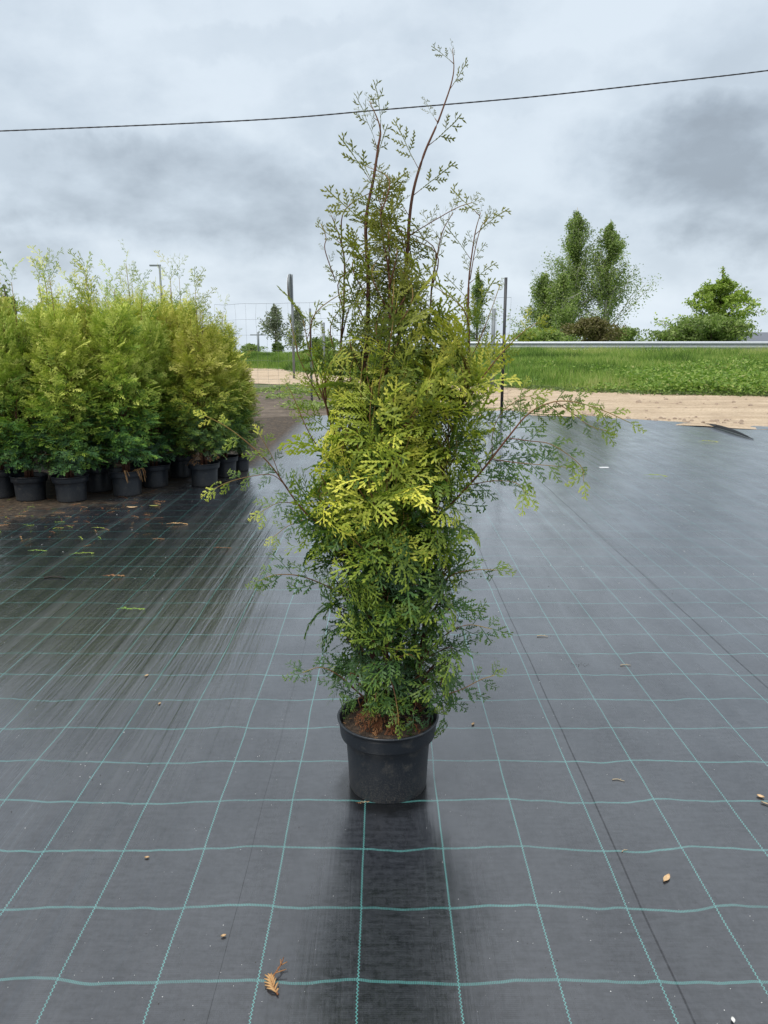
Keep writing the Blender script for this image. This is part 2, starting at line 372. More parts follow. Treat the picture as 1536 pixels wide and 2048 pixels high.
tag(mesh_obj('ground', V, Fc, M['earth'], smooth=True), kind='structure')

# sheet between two edge curves given as ground points
def sheet(name, near, far, mat_, z, nx=160, ny=10, x0=None, x1=None, zf=None):
    na = sorted(near); fa = sorted(far)
    X = np.linspace(x0, x1, nx); v = []; f = []
    for j in range(ny + 1):
        for x in X:
            a = interp(x, [p[0] for p in na], [p[1] for p in na]); c = interp(x, [p[0] for p in fa], [p[1] for p in fa])
            c = max(c, a + .02); y = a + (c - a) * j / ny
            v.append((x, y, z + (zf(x, y) if zf else 0)))
    for j in range(ny):
        for i in range(nx - 1):
            f.append((j * nx + i, j * nx + i + 1, (j + 1) * nx + i + 1, (j + 1) * nx + i))
    return mesh_obj(name, v, f, mat_, smooth=True)
edge_px = [(-700, 842), (500, 838), (560, 836), (700, 833), (900, 826), (1010, 825), (1130, 829), (1220, 840), (1300, 845), (1400, 848), (1536, 856), (1900, 870)]
EDGE = sorted([tuple(gr(*p)[:2]) for p in edge_px])
EX = [p[0] for p in EDGE]; EY = [p[1] for p in EDGE]
def wobble(x, a=.12): return a * mnoise.noise((x * 1.7, 3.1, 0)) + a * .5 * mnoise.noise((x * 6.1, 1.1, 0))
EDGEF = [(x, interp(x, EX, EY) + wobble(x)) for x in np.linspace(-16, 14, 300)]
def fz(x, y):
    e = interp(x, EX, EY); k = ss(1 - (e - y) / 2.5)
    return .05 * k * max(0, mnoise.noise((x * .9, y * .35, 5)) + .25) + .0015 * (1 + mnoise.noise((x * 2, y, 0)))
tag(sheet('ground_cover', [(-16, -4), (14, -4)], EDGEF, M['fabric'], .008, 300, 90, -16, 14, fz), kind='structure')
# a lip of fabric turned down over the sand (the dark edge at the right)
lip = []; lf = []
for i, (x, y) in enumerate(EDGEF):
    z = .008 + fz(x, y); lip += [(x, y, z), (x, y + .035 + .03 * mnoise.noise((x * 2, 0, 0)), z * .5), (x, y + .03, -.02)]
    if i: q = (i - 1) * 3; lf += [(q, q + 3, q + 4, q + 1), (q + 1, q + 4, q + 5, q + 2)]
tag(mesh_obj('ground_cover_edge', lip, lf, M['fabric_edge'], smooth=True), kind='structure')
near_px = [(-900, 766), (500, 768), (600, 771), (640, 776), (760, 798), (860, 818), (960, 835)]
nearS = [tuple(gr(*p)[:2]) for p in near_px]
nearS = [(p[0], p[1]) for p in nearS] + [(x, y - .6) for x, y in EDGEF if x > nearS[-1][0] + .3] + [(40, 11)]
tag(sheet('sand_track', nearS, [(x, toeY(x) + .6 + .5 * mnoise.noise((x * .6, 0, 0)) + .25 * mnoise.noise((x * 3, 0, 0))) for x in np.linspace(-40, 40, 200)], M['sand'], .016, 420, 60, -32, 30,
          lambda x, y: hgt(x, y) + .035 * max(0, mnoise.noise((x * .5, y * 1.6, 0))) + .02 * max(0, mnoise.noise((x * 1.9, y * 3.1, 3)))), kind='structure')
# road on the embankment
rv = []; rf = []
for i, x in enumerate(np.linspace(-44, 60, 60)):
    c = crestY(x); rv += [(x, c + 1.2, crestH(x) + .012), (x, c + 7.2, crestH(x) + .012)]
    if i: rf.append((2 * i - 2, 2 * i, 2 * i + 1, 2 * i - 1))
tag(mesh_obj('road', rv, rf, M['asphalt']), kind='structure')

# ------------------------------------------------------------------ thuja sprays
def spray_template(rng, nlat=13, latlen=.42, leaf=.105, w=.026, step=.052, fine=True):
    """flat fern-like spray, unit length along +x, returns (k*4,3) leaflet quads and per-vertex distance to tip 0..1"""
    P = []; T = []
    def leaflet(p, a, L, wd, tp):
        d = np.array((math.cos(a), math.sin(a), 0)); n = np.array((-d[1], d[0], 0)); z = np.array((0, 0, 1.))
        lift = rng.uniform(-.25, .25) * L
        m_ = p + d * L * .5
        P.extend([p - n * wd * .2, m_ - n * wd * .5 - z * wd * .2 + z * lift * .4, p + d * L + z * lift, m_ + n * wd * .5 + z * wd * .25 + z * lift * .4]); T.extend([tp] * 4)
    p = np.zeros(3); a = 0.0
    pts = [p.copy()]; angs = [0.]
    N = nlat * 2
    for i in range(N):
        a += rng.uniform(-.07, .07); a *= .85; p = p + np.array((math.cos(a), math.sin(a), 0)) / N; pts.append(p.copy()); angs.append(a)
        leaflet(pts[-2], a, 1.5 / N, w * (1.0 if i > N * .5 else .75), i / N)
    sidefirst = 1 if rng.random() < .5 else -1
    for i in range(nlat):
        k = 2 + 2 * i if 2 + 2 * i < N else N - 1; tt = k / N; side = sidefirst * (1 if i % 2 else -1)
        prof = min(1, .45 + tt * 3.2) * (1 - tt) ** .95 + .09
        ln = latlen * prof * rng.uniform(.75, 1.15); q = pts[k].copy(); aa = angs[k] + side * (R(54) - R(10) * tt + rng.uniform(-.12, .12))
        ns = max(1, int(ln / step)); curl = -side * R(22) / max(ns, 1)
        for j in range(ns):
            s = j / ns
            leaflet(q, aa, step * 1.5, w * .85, tt * .5 + s * .5)
            q2 = q + np.array((math.cos(aa), math.sin(aa), 0)) * step
            if fine:
                for sd in ((1, -1) if ns > 2 else (1 if j % 2 else -1,)):
                    leaflet((q + q2) / 2 if sd > 0 else q2, aa + sd * R(rng.uniform(32, 48)), leaf * (1.05 - .6 * s) * rng.uniform(.7, 1.15), w * .95, tt * .5 + s * .5 + .1)
            else:
                leaflet(q2, aa + (1 if j % 2 else -1) * R(40), leaf * (1.1 - .5 * s), w, tt * .5 + s * .5 + .1)
            q = q2; aa += curl
        leaflet(q, aa, leaf * .8, w * .95, 1.0)
    leaflet(pts[-1], angs[-1], leaf * .7, w * .9, 1.0)
    return np.array(P), np.array(T)
rng = random.Random(11)
TBR = [spray_template(rng, rng.choice((6, 7)), rng.uniform(.36, .50), rng.uniform(.13, .155), .054, .092) for _ in range(8)]   # open sprays of the side branches
TF = [spray_template(rng, rng.choice((7, 8, 8, 9)), rng.uniform(.42, .60), rng.uniform(.115, .14), rng.uniform(.040, .047), .086) for _ in range(16)]
TSP = [spray_template(rng, rng.choice((5, 6)), rng.uniform(.34, .50), .155, .044, .105) for _ in range(6)]     # sparser, upright
TC = [spray_template(rng, rng.choice((6, 7)), rng.uniform(.46, .60), .20, .060, .12, False) for _ in range(8)]  # coarse, for the far shrubs
TG = [spray_template(rng, rng.choice((5, 6)), rng.uniform(.30, .38), .15, .040, .09, False) for _ in range(5)]

def nrm(a): return a / (np.linalg.norm(a) + 1e-9)
class Leaves:
    def __init__(s): s.V = []; s.T = []
    def spray(s, tpl, o, f, n, size, bend, tint, tipb=.26, cup=.4, wid=1.0):
        P, T = tpl; f = nrm(np.asarray(f, float)); n = np.asarray(n, float); n = nrm(n - f * (n @ f)); bb = np.cross(n, f)
        x, y, z = P[:, 0], P[:, 1] * wid, P[:, 2]
        k = bend if abs(bend) > .05 else .05
        X_ = np.sin(k * x) / k; Z_ = z * np.cos(k * x) - (1 - np.cos(k * x)) / k - cup * y * y
        X_ = X_ + z * np.sin(k * x)
        s.V.append(o + size * (X_[:, None] * f + y[:, None] * bb + Z_[:, None] * n)); s.T.append(tint + tipb * (T - .4))
    def build(s, name, mat_, parent=None):
        return quad_obj(name, np.concatenate(s.V), mat_, parent, np.clip(np.concatenate(s.T), 0, 1))

def shoot(lv, tb, rng, pts, r0, r1, tf, spacing, size, tpls, tint, start=.15, ang=45, droop=.6, face=None, wood=(.15, .7), tipsize=.6, n=5, sd0=0.35):
    """a woody shoot along pts carrying alternate sprays; tint(z-fraction) -> colour value"""
    P = catmull(pts, 5); m = len(P)
    tb.tube(P, [r0 + (r1 - r0) * (i / (m - 1)) for i in range(m)], n, [wood[0] + (wood[1] - wood[0]) * (i / (m - 1)) for i in range(m)])
    seg = [np.linalg.norm(P[i + 1] - P[i]) for i in range(m - 1)]; L = sum(seg); cum = np.concatenate(([0], np.cumsum(seg)))
    d = start * L; side = rng.choice((-1, 1)); up = np.array((0, 0, 1.))
    while d < L * .985:
        i = min(m - 2, int(np.searchsorted(cum, d)) - 1 if d > 0 else 0); i = max(i, 0)
        p = P[i] + (P[i + 1] - P[i]) * ((d - cum[i]) / (seg[i] + 1e-9)); dr = nrm(P[i + 1] - P[i]); s = d / L
        if face is not None: sidev = np.cross(face, dr)
        else:
            sidev = np.cross(up, dr)
            if np.linalg.norm(sidev) < .15: q = rng.uniform(0, 6.28); sidev = np.array((math.cos(q), math.sin(q), 0))
        sidev = nrm(sidev); th = rng.gauss(0, sd0); nn = nrm(np.cross(dr, sidev))
        sv = sidev * side * math.cos(th) + nn * math.sin(th)
        a = R(ang + rng.uniform(-13, 13)); fdir = nrm(dr * math.cos(a) + sv * math.sin(a))
        sz = size * (1 - (1 - tipsize) * s) * rng.uniform(.72, 1.2)
        pn = np.cross(fdir, np.cross(up if face is None else nn, fdir)); rd = nrm(np.array((p[0], p[1], 0)))
        if face is None: pn = pn * .6 + rd * .75
        pn = pn + np.array([rng.gauss(0, .45 if face is None else .25) for _ in range(3)])
        if pn[2] < 0 and pn @ rd < 0 and face is None: pn = -pn
        lv.spray(rng.choice(tpls), p, fdir, pn, sz, droop * rng.uniform(.5, 1.5), tint(s, rng))
        side = -side; d += spacing * rng.uniform(.7, 1.35)
    dr = nrm(P[-1] - P[-3]); pn = np.cross(dr, sidev)
    lv.spray(rng.choice(tpls), P[-1] - dr * .01, dr, pn, size * tipsize * rng.uniform(.8, 1.1), droop * .6, tint(1, rng))

# ------------------------------------------------------------------ the potted thuja in front
PC = np.array((.014, 2.464, 0.)); CY = PC[1]
def make_pot(parent, soil_z=.232):
    wob = lambda q, z: .0012 * math.sin(2 * q + 1) + .0008 * math.sin(5 * q)
    body = [(.118, .002), (.127, .0), (.133, .004), (.1355, .012), (.137, .03), (.1395, .09), (.1435, .155), (.1465, .203), (.1475, .207)]
    pot = lathe('pot', body, M['pot'], parent, 72, wob=wob)
    rim = [(.1475, .207), (.158, .203), (.1645, .206), (.166, .212), (.1695, .248), (.1705, .262), (.1755, .264), (.1765, .268), (.1745, .2715), (.1685, .2705), (.1655, .262), (.1615, .225), (.157, .212)]
    lathe('rim', rim, M['pot'], pot, 72, wob=wob)
    # soil
    v = [(0, 0, soil_z + .012)]; f = []; n = 40
    for j in range(1, 12):
        for k in range(n):
            q = 2 * math.pi * k / n; r = .1625 * j / 11; x, y = r * math.cos(q), r * math.sin(q)
            v.append((x, y, soil_z + .014 * (1 - (j / 11) ** 2) + (.008 * mnoise.noise((x * 28, y * 28, 0)) + .004 * mnoise.noise((x * 90, y * 90, 0)) if j < 11 else 0)))
    for k in range(n): f.append((0, 1 + k, 1 + (k + 1) % n))
    for j in range(10):
        for k in range(n): k2 = (k + 1) % n; f.append((1 + j * n + k, 1 + (j + 1) * n + k, 1 + (j + 1) * n + k2, 1 + j * n + k2))
    mesh_obj('soil', v, f, M['soil'], parent, True)

plant = empty('potted_thuja', tuple(PC))
tag(plant, 'tall young thuja with loose yellow-green sprays standing alone in a black plastic pot', 'potted conifer')
make_pot(plant)
rng = random.Random(5)
def L(px, py, dy=0.0):
    """a place on the plant, relative to the pot centre, dy metres behind its middle plane"""
    return at(px, py, CY + dy) - PC
def zpy(py): return L(768, py)[2]
# pigment: grey-green low and inside, fresh yellow-green on the outer growth of the middle, olive above
ZT = [zpy(y) for y in (1450, 1300, 1180, 1080, 980, 880, 760, 640, 520, 400, 200)]
TT = [.26, .22, .25, .35, .49, .57, .58, .56, .55, .44, .28]
def ptint(z, rng, outer=0): return interp(z, ZT, TT) + outer + rng.gauss(0, .085)
stems = [
    ([L(752, 1425, .0), L(745, 1280, .0), L(737, 1130, .01), L(728, 950, .02), L(730, 760, .02), L(737, 600, .0), L(733, 450, -.02), L(757, 300, -.03), L(760, 255, -.03), L(739, 202, -.03)], .0135, .0012),
    ([L(790, 1425, .04), L(800, 1250, .05), L(804, 1050, .06), L(800, 850, .06), L(800, 680, .05), L(812, 540, .03), L(822, 420, .02), L(845, 315, .01), L(880, 235, .0), L(905, 150, .0), L(905, 97, .0)], .0105, .0010),
    ([L(822, 1425, .02), L(846, 1290, .02), L(850, 1180, .03), L(868, 1000, .04), L(905, 870, .05), L(935, 730, .05), L(936, 600, .04), L(948, 480, .03), L(960, 425, .03)], .0095, .0010),
    ([L(738, 1420, .02), L(715, 1250, .04), L(700, 1080, .05), L(680, 930, .05), L(655, 820, .05), L(628, 740, .05), L(606, 640, .05)], .007, .0010),
    ([L(772, 1420, -.03), L(770, 1240, -.04), L(765, 1050, -.05), L(762, 850, -.06), L(775, 700, -.06), L(778, 560, -.05), L(762, 440, -.05), L(770, 380, -.05)], .008, .0010),
    ([L(760, 1420, .06), L(740, 1200, .10), L(700, 980, .12), L(680, 760, .11), L(690, 560, .08), L(680, 480, .05), L(662, 430, .04)], .007, .0010),
    ([L(800, 1420, .06), L(840, 1200, .11), L(860, 960, .13), L(850, 760, .11), L(862, 600, .08), L(880, 480, .06), L(905, 425, .05)], .007, .0010),
]
STEM = []
for pts, r0, r1 in stems:
    P = catmull(pts, 8); m_ = len(P); rr = [r0 * (1 - (i / (m_ - 1))) ** 1.15 + r1 for i in range(m_)]
    P = [p + np.array((.004 * mnoise.noise((p[2] * 9, r0 * 999, 0)), .004 * mnoise.noise((p[2] * 9, 5, r0 * 999)), 0)) for p in P]
    tb = TB(); tb.tube(P, rr, 9, [min(1, .05 + .55 * (i / (m_ - 1)) ** 2.2) for i in range(m_)])
    tb.build('stem', M['twig'], plant); STEM.append((P, rr))
lv = Leaves(); tw = TB()
# leafy upper ends of the stems
tops = {0: (.60, .038, .150), 1: (.56, .056, .140), 2: (.52, .055, .12), 3: (.45, .050, .12), 4: (.55, .070, .130), 5: (.55, .055, .085), 6: (.55, .070, .140)}
for i, (s0, sp, sz) in tops.items():
    P, rr = STEM[i]; m_ = len(P); k0 = int(m_ * s0); d_acc = 0; side = 1
    for k in range(k0, m_ - 1):
        d_acc += np.linalg.norm(P[k + 1] - P[k])
        frac = (k - k0) / (m_ - 1 - k0)
        if i == 1 and frac > .60 and rng.random() < .35: continue
        if d_acc < sp * rng.uniform(.75, 1.3): continue
        d_acc = 0; side = -side; dr = nrm(P[k + 1] - P[k]); q = rng.gauss(0, .55) + (0 if side > 0 else math.pi)
        out_ = np.array((math.cos(q), math.sin(q), 0)); a = R(rng.uniform(28, 52))
        f = nrm(dr * math.cos(a) + out_ * math.sin(a)); pn = np.array((rng.gauss(0, .4), -1, rng.gauss(.2, .4)))
        size = sz * (1.15 - .45 * frac) * rng.uniform(.75, 1.25)
        size = min(size, .125 if frac < .7 else .11)
        if i == 1 and frac > .5: size *= .6
        if i == 0 and frac > .7: size *= .55
        tw.tube([P[k], P[k] + f * size * .25], [.0014, .001], 4, .5)
        lv.spray(rng.choice(TSP if frac > .3 else TF), P[k] + f * size * .22, f, pn, size, rng.uniform(-.5, .6), ptint(P[k][2], rng, .0), wid=rng.uniform(.8, 1.15))
    dr = nrm(P[-1] - P[-4]); lv.spray(rng.choice(TSP), P[-1] - dr * .03, dr, (0.3, -1, 0), .055, .2, .25, wid=.5)

# envelope of the foliage in the photograph's view: (row, left, right)
ENV = [(205, 745, 775), (260, 722, 790), (330, 705, 815), (380, 695, 850), (430, 665, 900), (500, 650, 920), (560, 625, 960), (640, 622, 985), (700, 612, 995), (780, 605, 985),
       (860, 590, 960), (930, 580, 935), (1000, 570, 935), (1060, 590, 950), (1120, 608, 955), (1180, 618, 955), (1240, 628, 955), (1300, 628, 955), (1360, 622, 965), (1400, 660, 940)]
EZ = [zpy(e[0]) for e in ENV][::-1]; EL = [L(e[1], e[0])[0] for e in ENV][::-1]; ER = [L(e[2], e[0])[0] for e in ENV][::-1]
def env(z): return interp(z, EZ, EL), interp(z, EZ, ER)
def near_stem(p, zlow):
    best = None
    for P, rr in STEM:
        for k in range(1, len(P) - 1):
            if P[k][2] > max(p[2] + .02, .36): continue
            d = math.hypot(P[k][0] - p[0], P[k][1] - p[1]) + 1.3 * abs(P[k][2] - zlow)
            if best is None or d < best[0]: best = (d, P[k])
    return best[1]
zones = [  # rows from..to, number of shoots, spray size, spacing
    (255, 400, 5, .125, .056), (380, 560, 13, .150, .056), (510, 640, 18, .150, .048), (620, 740, 30, .160, .046), (720, 880, 48, .185, .046), (860, 1040, 68, .192, .045),
    (1010, 1140, 50, .180, .043), (1120, 1260, 42, .180, .043), (1240, 1370, 38, .170, .044), (1340, 1415, 13, .125, .044)]
for y0, y1, cnt, size, sp in zones:
    for q in range(cnt):
        py = rng.uniform(y0, y1); z = zpy(py); l, r_ = env(z); cx = (l + r_) / 2; hw = (r_ - l) / 2
        ph = (q + rng.random()) / cnt * 2 * math.pi; rad = rng.choice((.92, .85, .7, .55, .98)) * rng.uniform(.85, 1.0)
        tip = np.array((cx + hw * rad * math.cos(ph), .06 + hw * .85 * rad * math.sin(ph) - .04, z))
        outd = np.array((math.cos(ph), math.sin(ph), 0))
        rise = interp(py, [300, 600, 900, 1100, 1400], [.20, .25, .21, .12, .02])
        base = near_stem(tip, z - rise - .03); hd = tip - base
        mid = base + hd * .5 + np.array((0, 0, 1)) * (-.015 if py < 900 else .035) + outd * .015
        dr = interp(py, [300, 700, 1000, 1400], [-.1, .7, 1.4, 1.6])
        tip = tip - outd * size * interp(py, [400, 640], [.85, .4]) - np.array((0, 0, size * interp(py, [400, 700], [.55, .15])))
        outer = (.10 if rad > .8 else -.20) * (1 if 560 < py < 1120 else .4) + rng.gauss(0, .06) + (.2 if rng.random() < .12 and 600 < py < 1100 else 0)
        shoot(lv, tw, rng, [base, mid, tip], .0026, .0010, None, sp, size, TF if py > 520 else TSP + TF[:4], (lambda s, rg, z=z, o=outer: ptint(z, rg, o + .10 * (s - .4))),
              start=.28, ang=interp(py, [300, 700, 1100], [36, 44, 52]), droop=dr, wood=(.25, .85 if py < 1150 else .5), tipsize=.8, sd0=.5, face=None)
lv.build('foliage', M['thuja'], plant); tw.build('twigs', M['twig'], plant)

# the long arching side branches that stand out of the outline, each a part of its own
def long_branch(pts, r0, size, sp, tint, subs=(), ang=48, droop=.7, tpl=None, wood=(.15, .8), start=.12, tipsize=.6, sd=.45):
    l_, t_ = Leaves(), TB()
    f_ = lambda s, rg: tint[0] + (tint[1] - tint[0]) * s ** 2.5 + rg.gauss(0, .05)
    shoot(l_, t_, rng, pts, r0, .0011, None, sp, size, tpl or TBR, f_, start=start, ang=ang, droop=droop, face=np.array((.1, -1, .45)), wood=wood, tipsize=tipsize, n=7, sd0=sd)
    for sp_pts, sr, ssz in subs:
        shoot(l_, t_, rng, sp_pts, sr, .0009, None, .028, ssz, TBR, f_, start=.12, ang=48, droop=.9, wood=(.3, .8), tipsize=.7, sd0=.5, face=np.array((.0, -1, .45)))
    b_ = t_.build('side_branch', M['twig'], plant); l_.build('foliage', M['thuja'], b_)
long_branch([L(868, 1040, .02), L(905, 1005, -.01), L(965, 940, -.03), L(1012, 880, -.05), L(1060, 825, -.06), L(1120, 802, -.08), L(1190, 815, -.10), L(1262, 846, -.12)], .0042, .115, .030, (.24, .66), [
    ([L(980, 918, -.03), L(1030, 925, -.06), L(1085, 930, -.09), L(1140, 935, -.11)], .0017, .10),
    ([L(940, 970, -.03), L(985, 962, -.05), L(1030, 965, -.08), L(1050, 985, -.1)], .0017, .11),
    ([L(1016, 876, -.05), L(1060, 882, -.06), L(1105, 890, -.09), L(1160, 930, -.12), L(1168, 965, -.13)], .0017, .095),
    ([L(1110, 803, -.08), L(1150, 830, -.1), L(1180, 852, -.11), L(1215, 862, -.12)], .0015, .075),
    ([L(985, 915, -.03), L(985, 870, -.02), L(1000, 830, -.02), L(1035, 800, -.03), L(1065, 790, -.04)], .0016, .10),
    ([L(965, 940, -.03), L(945, 900, -.02), L(935, 860, -.02)], .0015, .12)], start=.08)
long_branch([L(690, 1070, .02), L(628, 1040, -.01), L(590, 1000, -.03), L(545, 935, -.05), L(500, 890, -.07), L(455, 855, -.09), L(412, 832, -.1)], .0036, .090, .044, (.26, .80), [
    ([L(575, 975, -.04), L(545, 950, -.06), L(500, 953, -.08), L(455, 965, -.1), L(424, 980, -.11)], .0015, .075),
    ([L(625, 1035, -.01), L(580, 1050, -.04), L(545, 1075, -.07)], .0015, .075),
    ([L(605, 1010, -.02), L(560, 1005, -.05), L(520, 1025, -.08)], .0015, .075),
    ([L(560, 955, -.04), L(545, 915, -.05), L(520, 870, -.06)], .0014, .07)], start=.1, sd=.35)
long_branch([L(880, 900, .0), L(925, 820, -.02), L(965, 755, -.03), L(1005, 705, -.04), L(1045, 665, -.05), L(1075, 645, -.06)], .003, .09, .030, (.42, .74), ang=42, droop=.3, start=.15)
long_branch([L(720, 1210, .0), L(660, 1175, -.03), L(600, 1152, -.06), L(550, 1150, -.09), L(518, 1162, -.1)], .0024, .125, .032, (.18, .42), droop=1.4, start=.15)
long_branch([L(850, 1310, .0), L(890, 1270, -.03), L(935, 1250, -.05), L(985, 1258, -.07)], .0022, .12, .032, (.12, .36), droop=1.1)
long_branch([L(835, 1425, -.02), L(880, 1395, -.05), L(925, 1378, -.08), L(960, 1360, -.09), L(990, 1350, -.1)], .0020, .10, .030, (.12, .42), droop=1.0)
long_branch([L(860, 1190, .0), L(905, 1150, -.03), L(950, 1140, -.05), L(995, 1140, -.07)], .0020, .115, .032, (.2, .45), droop=1.1)
long_branch([L(730, 1400, -.02), L(690, 1360, -.04), L(645, 1335, -.06), L(605, 1345, -.08)], .0020, .12, .032, (.10, .3), droop=1.2)
long_branch([L(900, 800, .02), L(950, 700, .02), L(975, 640, .02), L(1000, 570, .02)], .0018, .06, .040, (.42, .5), ang=35, droop=-.1, tpl=TSP)
long_branch([L(640, 800, .0), L(600, 720, .0), L(590, 680, .0), L(580, 640, .0)], .0018, .05, .045, (.5, .62), ang=30, droop=-.1, tpl=TSP)
long_branch([L(670, 560, .0), L(650, 500, .0), L(652, 475, .0), L(642, 448, .0)], .0017, .045, .040, (.38, .36), ang=40, droop=.0, tpl=TSP)
long_branch([L(820, 470, .0), L(870, 440, .0), L(915, 415, .0), L(945, 405, .0)], .0016, .075, .032, (.36, .36), ang=45, droop=.1, tpl=TSP)
long_branch([L(940, 560, .0), L(950, 500, .0), L(962, 455, .0), L(978, 435, .0)], .0016, .06, .036, (.42, .42), ang=35, droop=-.2, tpl=TSP)
long_branch([L(770, 1340, -.05), L(785, 1370, -.12), L(795, 1420, -.17), L(797, 1450, -.19)], .0018, .095, .024, (.22, .42), droop=.5, ang=55)
long_branch([L(640, 900, .0), L(615, 860, -.02), L(585, 790, -.02), L(572, 770, -.02)], .0016, .055, .042, (.5, .6), ang=35, droop=.1, tpl=TSP)
# dead brown sprays over the soil
ld, td = Leaves(), TB()
for i in range(30):
    q = rng.uniform(0, 6.28) if i > 12 else rng.uniform(-2.9, -.3); r = rng.uniform(.015, .09)
    o = np.array((r * math.cos(q) - .01, r * math.sin(q), .29 + rng.uniform(-.02, .05))); f = np.array((math.cos(q), math.sin(q), rng.uniform(-.9, .1)))
    ld.spray(rng.choice(TF), o, f, (rng.gauss(0, .4), rng.gauss(0, .4), 1), rng.uniform(.05, .085), rng.uniform(.6, 1.4), rng.uniform(.15, .7))
for i in range(60):
    q = rng.uniform(0, 6.28); r = .155 * math.sqrt(rng.random()); a = rng.uniform(0, 6.28); l_ = rng.uniform(.006, .022)
    p = np.array((r * math.cos(q), r * math.sin(q), .246)); td.tube([p, p + l_ * np.array((math.cos(a), math.sin(a), rng.uniform(0, .3)))], .0008, 4, rng.uniform(.3, 1))
ld.build('dead_foliage', M['dead'], plant); tag(td.build('bark_chips', M['dead'], plant), kind='stuff')

# ------------------------------------------------------------------ rows of the same shrub at the left
def make_shrub(seed):
    rg = random.Random(seed); root = empty('potted_thuja')
    make_pot(root, .225)
    top = 2.10 + rg.uniform(-.08, .12); ez = [.24, .4, .7, 1.0, 1.4, 1.75, 2.0, top]; er = [.20, .28, .33, .33, .26, .17, .10, .03]
    st = TB(); S = []
    for k in range(7):
        a = k / 7 * 6.28 + rg.uniform(-.3, .3); tp = rg.uniform(1.5, 1.9) if k else top - .05; rr_ = 0 if k == 0 else interp(tp, ez, er) * rg.uniform(.5, .85)
        P = catmull([np.array((.03 * math.cos(a), .03 * math.sin(a), .23)), np.array((rr_ * .5 * math.cos(a), rr_ * .5 * math.sin(a), .8)),
                     np.array((rr_ * .9 * math.cos(a) + rg.gauss(0, .02), rr_ * .9 * math.sin(a) + rg.gauss(0, .02), 1.35)), np.array((rr_ * math.cos(a) + rg.gauss(0, .04), rr_ * math.sin(a) + rg.gauss(0, .04), tp + .12))], 6)
        S.append(P); o = TB(); o.tube(P, [.010 * (1 - i / len(P)) + .002 for i in range(len(P))], 5, [.1 + .6 * i / len(P) for i in range(len(P))]); o.build('stem', M['twig'], root)
    lf, tw_ = Leaves(), TB()
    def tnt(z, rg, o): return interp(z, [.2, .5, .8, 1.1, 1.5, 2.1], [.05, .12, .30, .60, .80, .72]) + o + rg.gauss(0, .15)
    for P in S:      # upright sprigs at the top
        for k in range(len(P) // 2, len(P)):
            for _ in range(3):
                a = rg.uniform(0, 6.28); f = np.array((math.cos(a) * .7, math.sin(a) * .55, .85))
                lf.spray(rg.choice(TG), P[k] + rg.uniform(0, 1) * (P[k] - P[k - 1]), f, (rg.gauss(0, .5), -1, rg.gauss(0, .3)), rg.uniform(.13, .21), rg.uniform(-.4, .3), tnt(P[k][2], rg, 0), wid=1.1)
    for q in range(270):
        z = .38 + (1.88 - .38) * rg.random() ** .9; rad = interp(z, ez, er) * rg.choice((1, .95, .88, .7)); ph = rg.uniform(0, 6.28)
        rise = interp(z, [.3, .8, 1.9], [.05, .22, .30]); tip = np.array((rad * math.cos(ph), rad * math.sin(ph), z))
        best = min(((math.hypot(p[0] - tip[0], p[1] - tip[1]) + 1.3 * abs(p[2] - (z - rise)), i, j) for i, P in enumerate(S) for j, p in enumerate(P)))
        base = S[best[1]][best[2]]; mid = (base + tip) / 2 + np.array((0, 0, .03))
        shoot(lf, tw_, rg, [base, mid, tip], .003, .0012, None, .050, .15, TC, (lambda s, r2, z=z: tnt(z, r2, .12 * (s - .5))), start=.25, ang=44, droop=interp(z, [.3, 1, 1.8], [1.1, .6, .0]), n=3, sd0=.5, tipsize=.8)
    lf.build('foliage', M['thuja_far'], root); tw_.build('twigs', M['twig'], root)
    return root
def copy_tree(o, parent=None):
    c = o.copy(); COL.objects.link(c)
    if parent: c.parent = parent
    for ch in list(o.children): copy_tree(ch, c)
    return c
protos = [make_shrub(s) for s in (21, 22, 23, 24)]
# front pots seen in the photo: (px centre, py of the pot's foot, label)
front = [
    (-8, 1000, 'potted thuja cut by the left edge of the photo, drooping grey-green sprays over its pot'),
    (51, 1006, 'potted thuja in the front row with a dusty pot, second pot from the left edge'),
    (134, 1008, 'potted thuja whose lowest green spray hangs down over the left side of its pot'),
    (188, 987, 'potted thuja set back in shade between two front pots left of the pot with straw'),
    (247, 996, 'potted thuja with dry straw hanging over the rim of its pot, front row'),
    (303, 978, 'potted thuja just right of and behind the pot with straw on its rim'),
    (358, 958, 'potted thuja in deep shade with its pot half hidden behind the pot of brown twigs'),
    (404, 976, 'potted thuja with dead brown twigs above its pot near the right end of the rows'),
    (446, 958, 'potted thuja behind and right of the shrub with dead brown twigs'),
    (477, 946, 'rightmost potted thuja of the rows, its pot standing against the bright fabric')]
G = 'potted thujas standing in rows on the ground cover'
plc = []
for i, (px, py, lab) in enumerate(front):
    p = gr(px, py); plc.append((p[0], p[1] + .13, lab))
back_lab = 'potted thuja in the crowded back rows showing only its yellow-green top above the front shrubs'
rg = random.Random(3)
backs = [(-4.35, 7.6), (-3.95, 8.2), (-3.2, 8.15), (-2.65, 8.5), (-3.6, 8.75), (-2.95, 9.0), (-4.6, 8.9), (-2.45, 9.2), (-4.1, 9.5), (-3.35, 9.7), (-2.75, 9.8), (-4.9, 10.0), (-3.8, 10.5), (-4.7, 11.0), (-3.1, 10.7), (-5.4, 10.6), (-2.85, 11.2)]
for x, y in backs: plc.append((x + rg.uniform(-.08, .08), y + rg.uniform(-.08, .08), back_lab))
